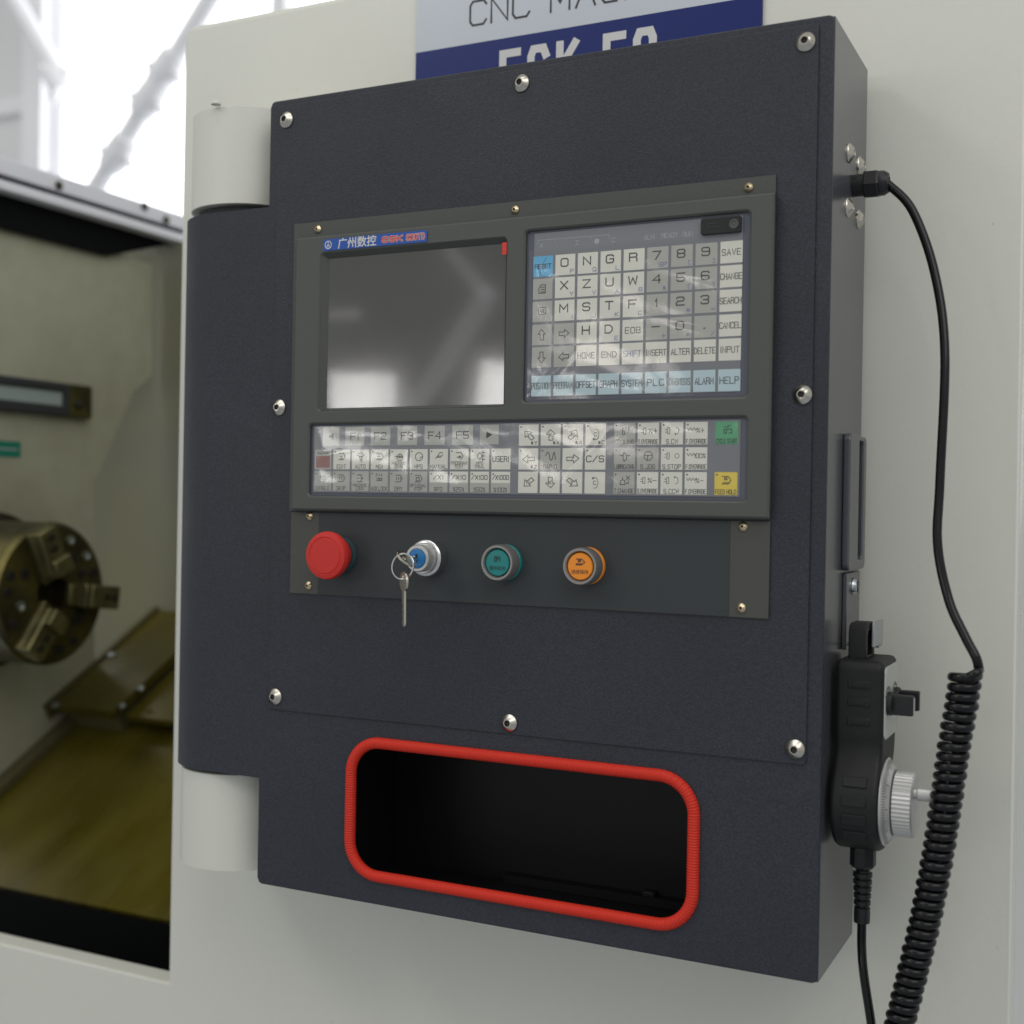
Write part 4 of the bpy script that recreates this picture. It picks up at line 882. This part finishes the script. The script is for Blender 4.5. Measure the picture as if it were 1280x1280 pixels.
dc = (PX1 + 0.0001, CYL[0] - 0.0035, CYL[1])
dial = obj('dial', one(lathe([(0, 0), (0.0318, 0), (0.0322, 0.001), (0.0262, 0.0062), (0.0250, 0.0066), (0, 0.0066)], dc, (1, 0, 0), 72)), 'white_alu', pend)
mb = MB()
for k in range(100):
    t = 2 * math.pi * k / 100; c = Vector((0, math.cos(t), math.sin(t))); tn = Vector((0, -math.sin(t), math.cos(t)))
    r0 = 0.0312; r1 = 0.0270 if k % 10 == 0 else 0.0288 if k % 5 else 0.0280
    def pt(r, w): return Vector(dc) + c * r + tn * w + Vector((0.00125 + (0.0322 - r) * 0.8667, 0, 0))
    mb.add(([pt(r0, -0.00022), pt(r0, 0.00022), pt(r1, 0.00022), pt(r1, -0.00022)], [(0, 1, 2, 3)]))
obj('scale_marks', mb, 'ink_black', dial, smooth=False)
n = 96; kv = []; kf = []
for h, base, kn_ in ((0.0068, 0.0222, 0), (0.0078, 0.0236, 1), (0.0205, 0.0236, 1), (0.0216, 0.0226, 0)):
    for i in range(n):
        t = 2 * math.pi * i / n; r_ = base + (0.0006 if (i % 2 and kn_) else 0); kv.append((dc[0] + h, dc[1] + r_ * math.cos(t), dc[2] + r_ * math.sin(t)))
for j in range(3):
    for i in range(n): kf.append((j * n + i, j * n + (i + 1) % n, (j + 1) * n + (i + 1) % n, (j + 1) * n + i))
kf += [tuple(range(n)), tuple(range(3 * n, 4 * n))]
whl = obj('handwheel', one((kv, kf)), 'white_alu', pend)
hp = PX(1150, 990, x=PX1 + 0.032)
obj('crank_handle', one(lathe([(0, 0), (0.0040, 0), (0.0040, 0.002), (0.0050, 0.003), (0.0050, 0.0265), (0.0042, 0.0285), (0, 0.0285)], (dc[0] + 0.0217, max(dc[1] - 0.012, min(dc[1] + 0.014, hp.y)), CYL[1] + 0.0105), (1, 0, 0), 20)), 'white_alu', whl)
# hook on top
ho = []
hl = [(0.0355, 0.2325), (0.0355, 0.2525), (0.0385, 0.2575), (0.044, 0.2590), (0.062, 0.2590), (0.0675, 0.2575), (0.0705, 0.2525), (0.0705, 0.2325)]
hi = [(0.0425, 0.2345), (0.0425, 0.2495), (0.046, 0.2525), (0.060, 0.2525), (0.0635, 0.2495), (0.0635, 0.2345)]
obj('hanger_loop', one(plate([hl, hi], 0.5105, 0.5235, 0.0012, axis='x')), 'rubber', pend)
# strain relief
sc_ = (0.5222, CYL[0], CYL[1] - CYL[2])
sr = obj('strain_relief', one(lathe([(0, 0.001), (0.0092, 0.001), (0.0095, -0.001), (0.0095, -0.0125), (0.0080, -0.0145), (0, -0.0145)], sc_, (0, 0, 1), 8, 0.3)), 'black_plastic', pend, smooth=False)
prof = [(0.0066, -0.0147)]
for k in range(6):
    z_ = -0.0165 - k * 0.0052; r_ = 0.0071 - k * 0.00025
    prof += [(r_ - 0.0022, z_), (r_ - 0.0022, z_ - 0.0016), (r_, z_ - 0.0018), (r_, z_ - 0.0048)]
prof += [(0.0060, -0.0485), (0.0058, -0.0555), (0.0034, -0.0558)]
obj('ribbed_sleeve', one(lathe(prof, sc_, (0, 0, 1), 18)), 'black_plastic', sr)

# ================================================================== coiled cable
cbl = thing('coiled_cable', 'glossy black coiled cable hanging from the cabinet gland to the pendant', 'cable', (0.56, 0.03, -0.25))
TRD = 0.0034
yd = [0.074, 0.073, 0.068, 0.058, 0.045, 0.036, 0.030, 0.026]
pts = [Vector((CW + 0.0230, gy, gz))]
for (u, v), y in zip([(1112, 232), (1141, 264), (1168, 340), (1181, 440), (1175, 600), (1172, 680), (1186, 750)], yd): pts.append(PX(u, v, y=y))
YC = 0.024
pts += [PX(1206, 795, y=YC), PX(1220, 822, y=YC - 0.004), PX(1224, 838, y=YC - 0.002)]
cpx = [(1207, 842), (1202, 880), (1193, 930), (1179, 1026), (1168, 1092), (1154, 1161), (1131, 1254), (1112, 1330), (1098, 1400)]
cen = spline([PX(u, v, y=YC) for u, v in cpx], 24)
lens_ = [0]
for a, b in zip(cen, cen[1:]): lens_.append(lens_[-1] + (b - a).length)
def along(s):
    for i in range(len(lens_) - 1):
        if s <= lens_[i + 1]: k = (s - lens_[i]) / (lens_[i + 1] - lens_[i]); return cen[i].lerp(cen[i + 1], k), (cen[i + 1] - cen[i]).normalized()
    return cen[-1], (cen[-1] - cen[-2]).normalized()
hel = []; pitch = 0.00715; turns = int(lens_[-1] / pitch); NS = 22
for i in range(turns * NS + 1):
    s = i / NS * pitch; c, t = along(min(s, lens_[-1] - 1e-5)); k = s / lens_[-1]
    rad = (0.0084 - 0.0012 * k) * (1 + 0.03 * math.sin(i / NS * 2.7)); ph_ = 2 * math.pi * i / NS - 0.15
    u_ = Vector((1, 0, 0)); u_ = (u_ - t * u_.dot(t)).normalized(); w_ = t.cross(u_)
    hel.append(c + (u_ * math.cos(ph_) + w_ * math.sin(ph_)) * rad)
# the lead runs into the first turn
lead = spline(pts, 14) 
lead += spline([lead[-1], (lead[-1] + hel[4]) / 2 + Vector((0.0012, -0.004, 0.001)), hel[5]], 6)[1:]
obj('straight_lead', one(tube(lead, TRD, 12)), 'cable_black', cbl)
obj('coil', one(tube(hel, TRD, 12)), 'cable_black', cbl)
z0_ = sc_[2] - 0.0545
lo = [Vector((sc_[0], sc_[1], z0_)), Vector((sc_[0] + 0.0005, sc_[1] - 0.001, z0_ - 0.02)), PX(1080, 1220, y=0.04), PX(1089, 1280, y=0.036)]
lo += [lo[-1] + Vector((0.004, -0.002, -0.03)), lo[-1] + Vector((0.012, -0.006, -0.09)), hel[-1] + Vector((0.006, 0.002, -0.035)), hel[-1] + Vector((0.003, 0, -0.012)), hel[-1]]
obj('pendant_lead', one(tube(spline(lo, 10), TRD, 12)), 'cable_black', cbl)
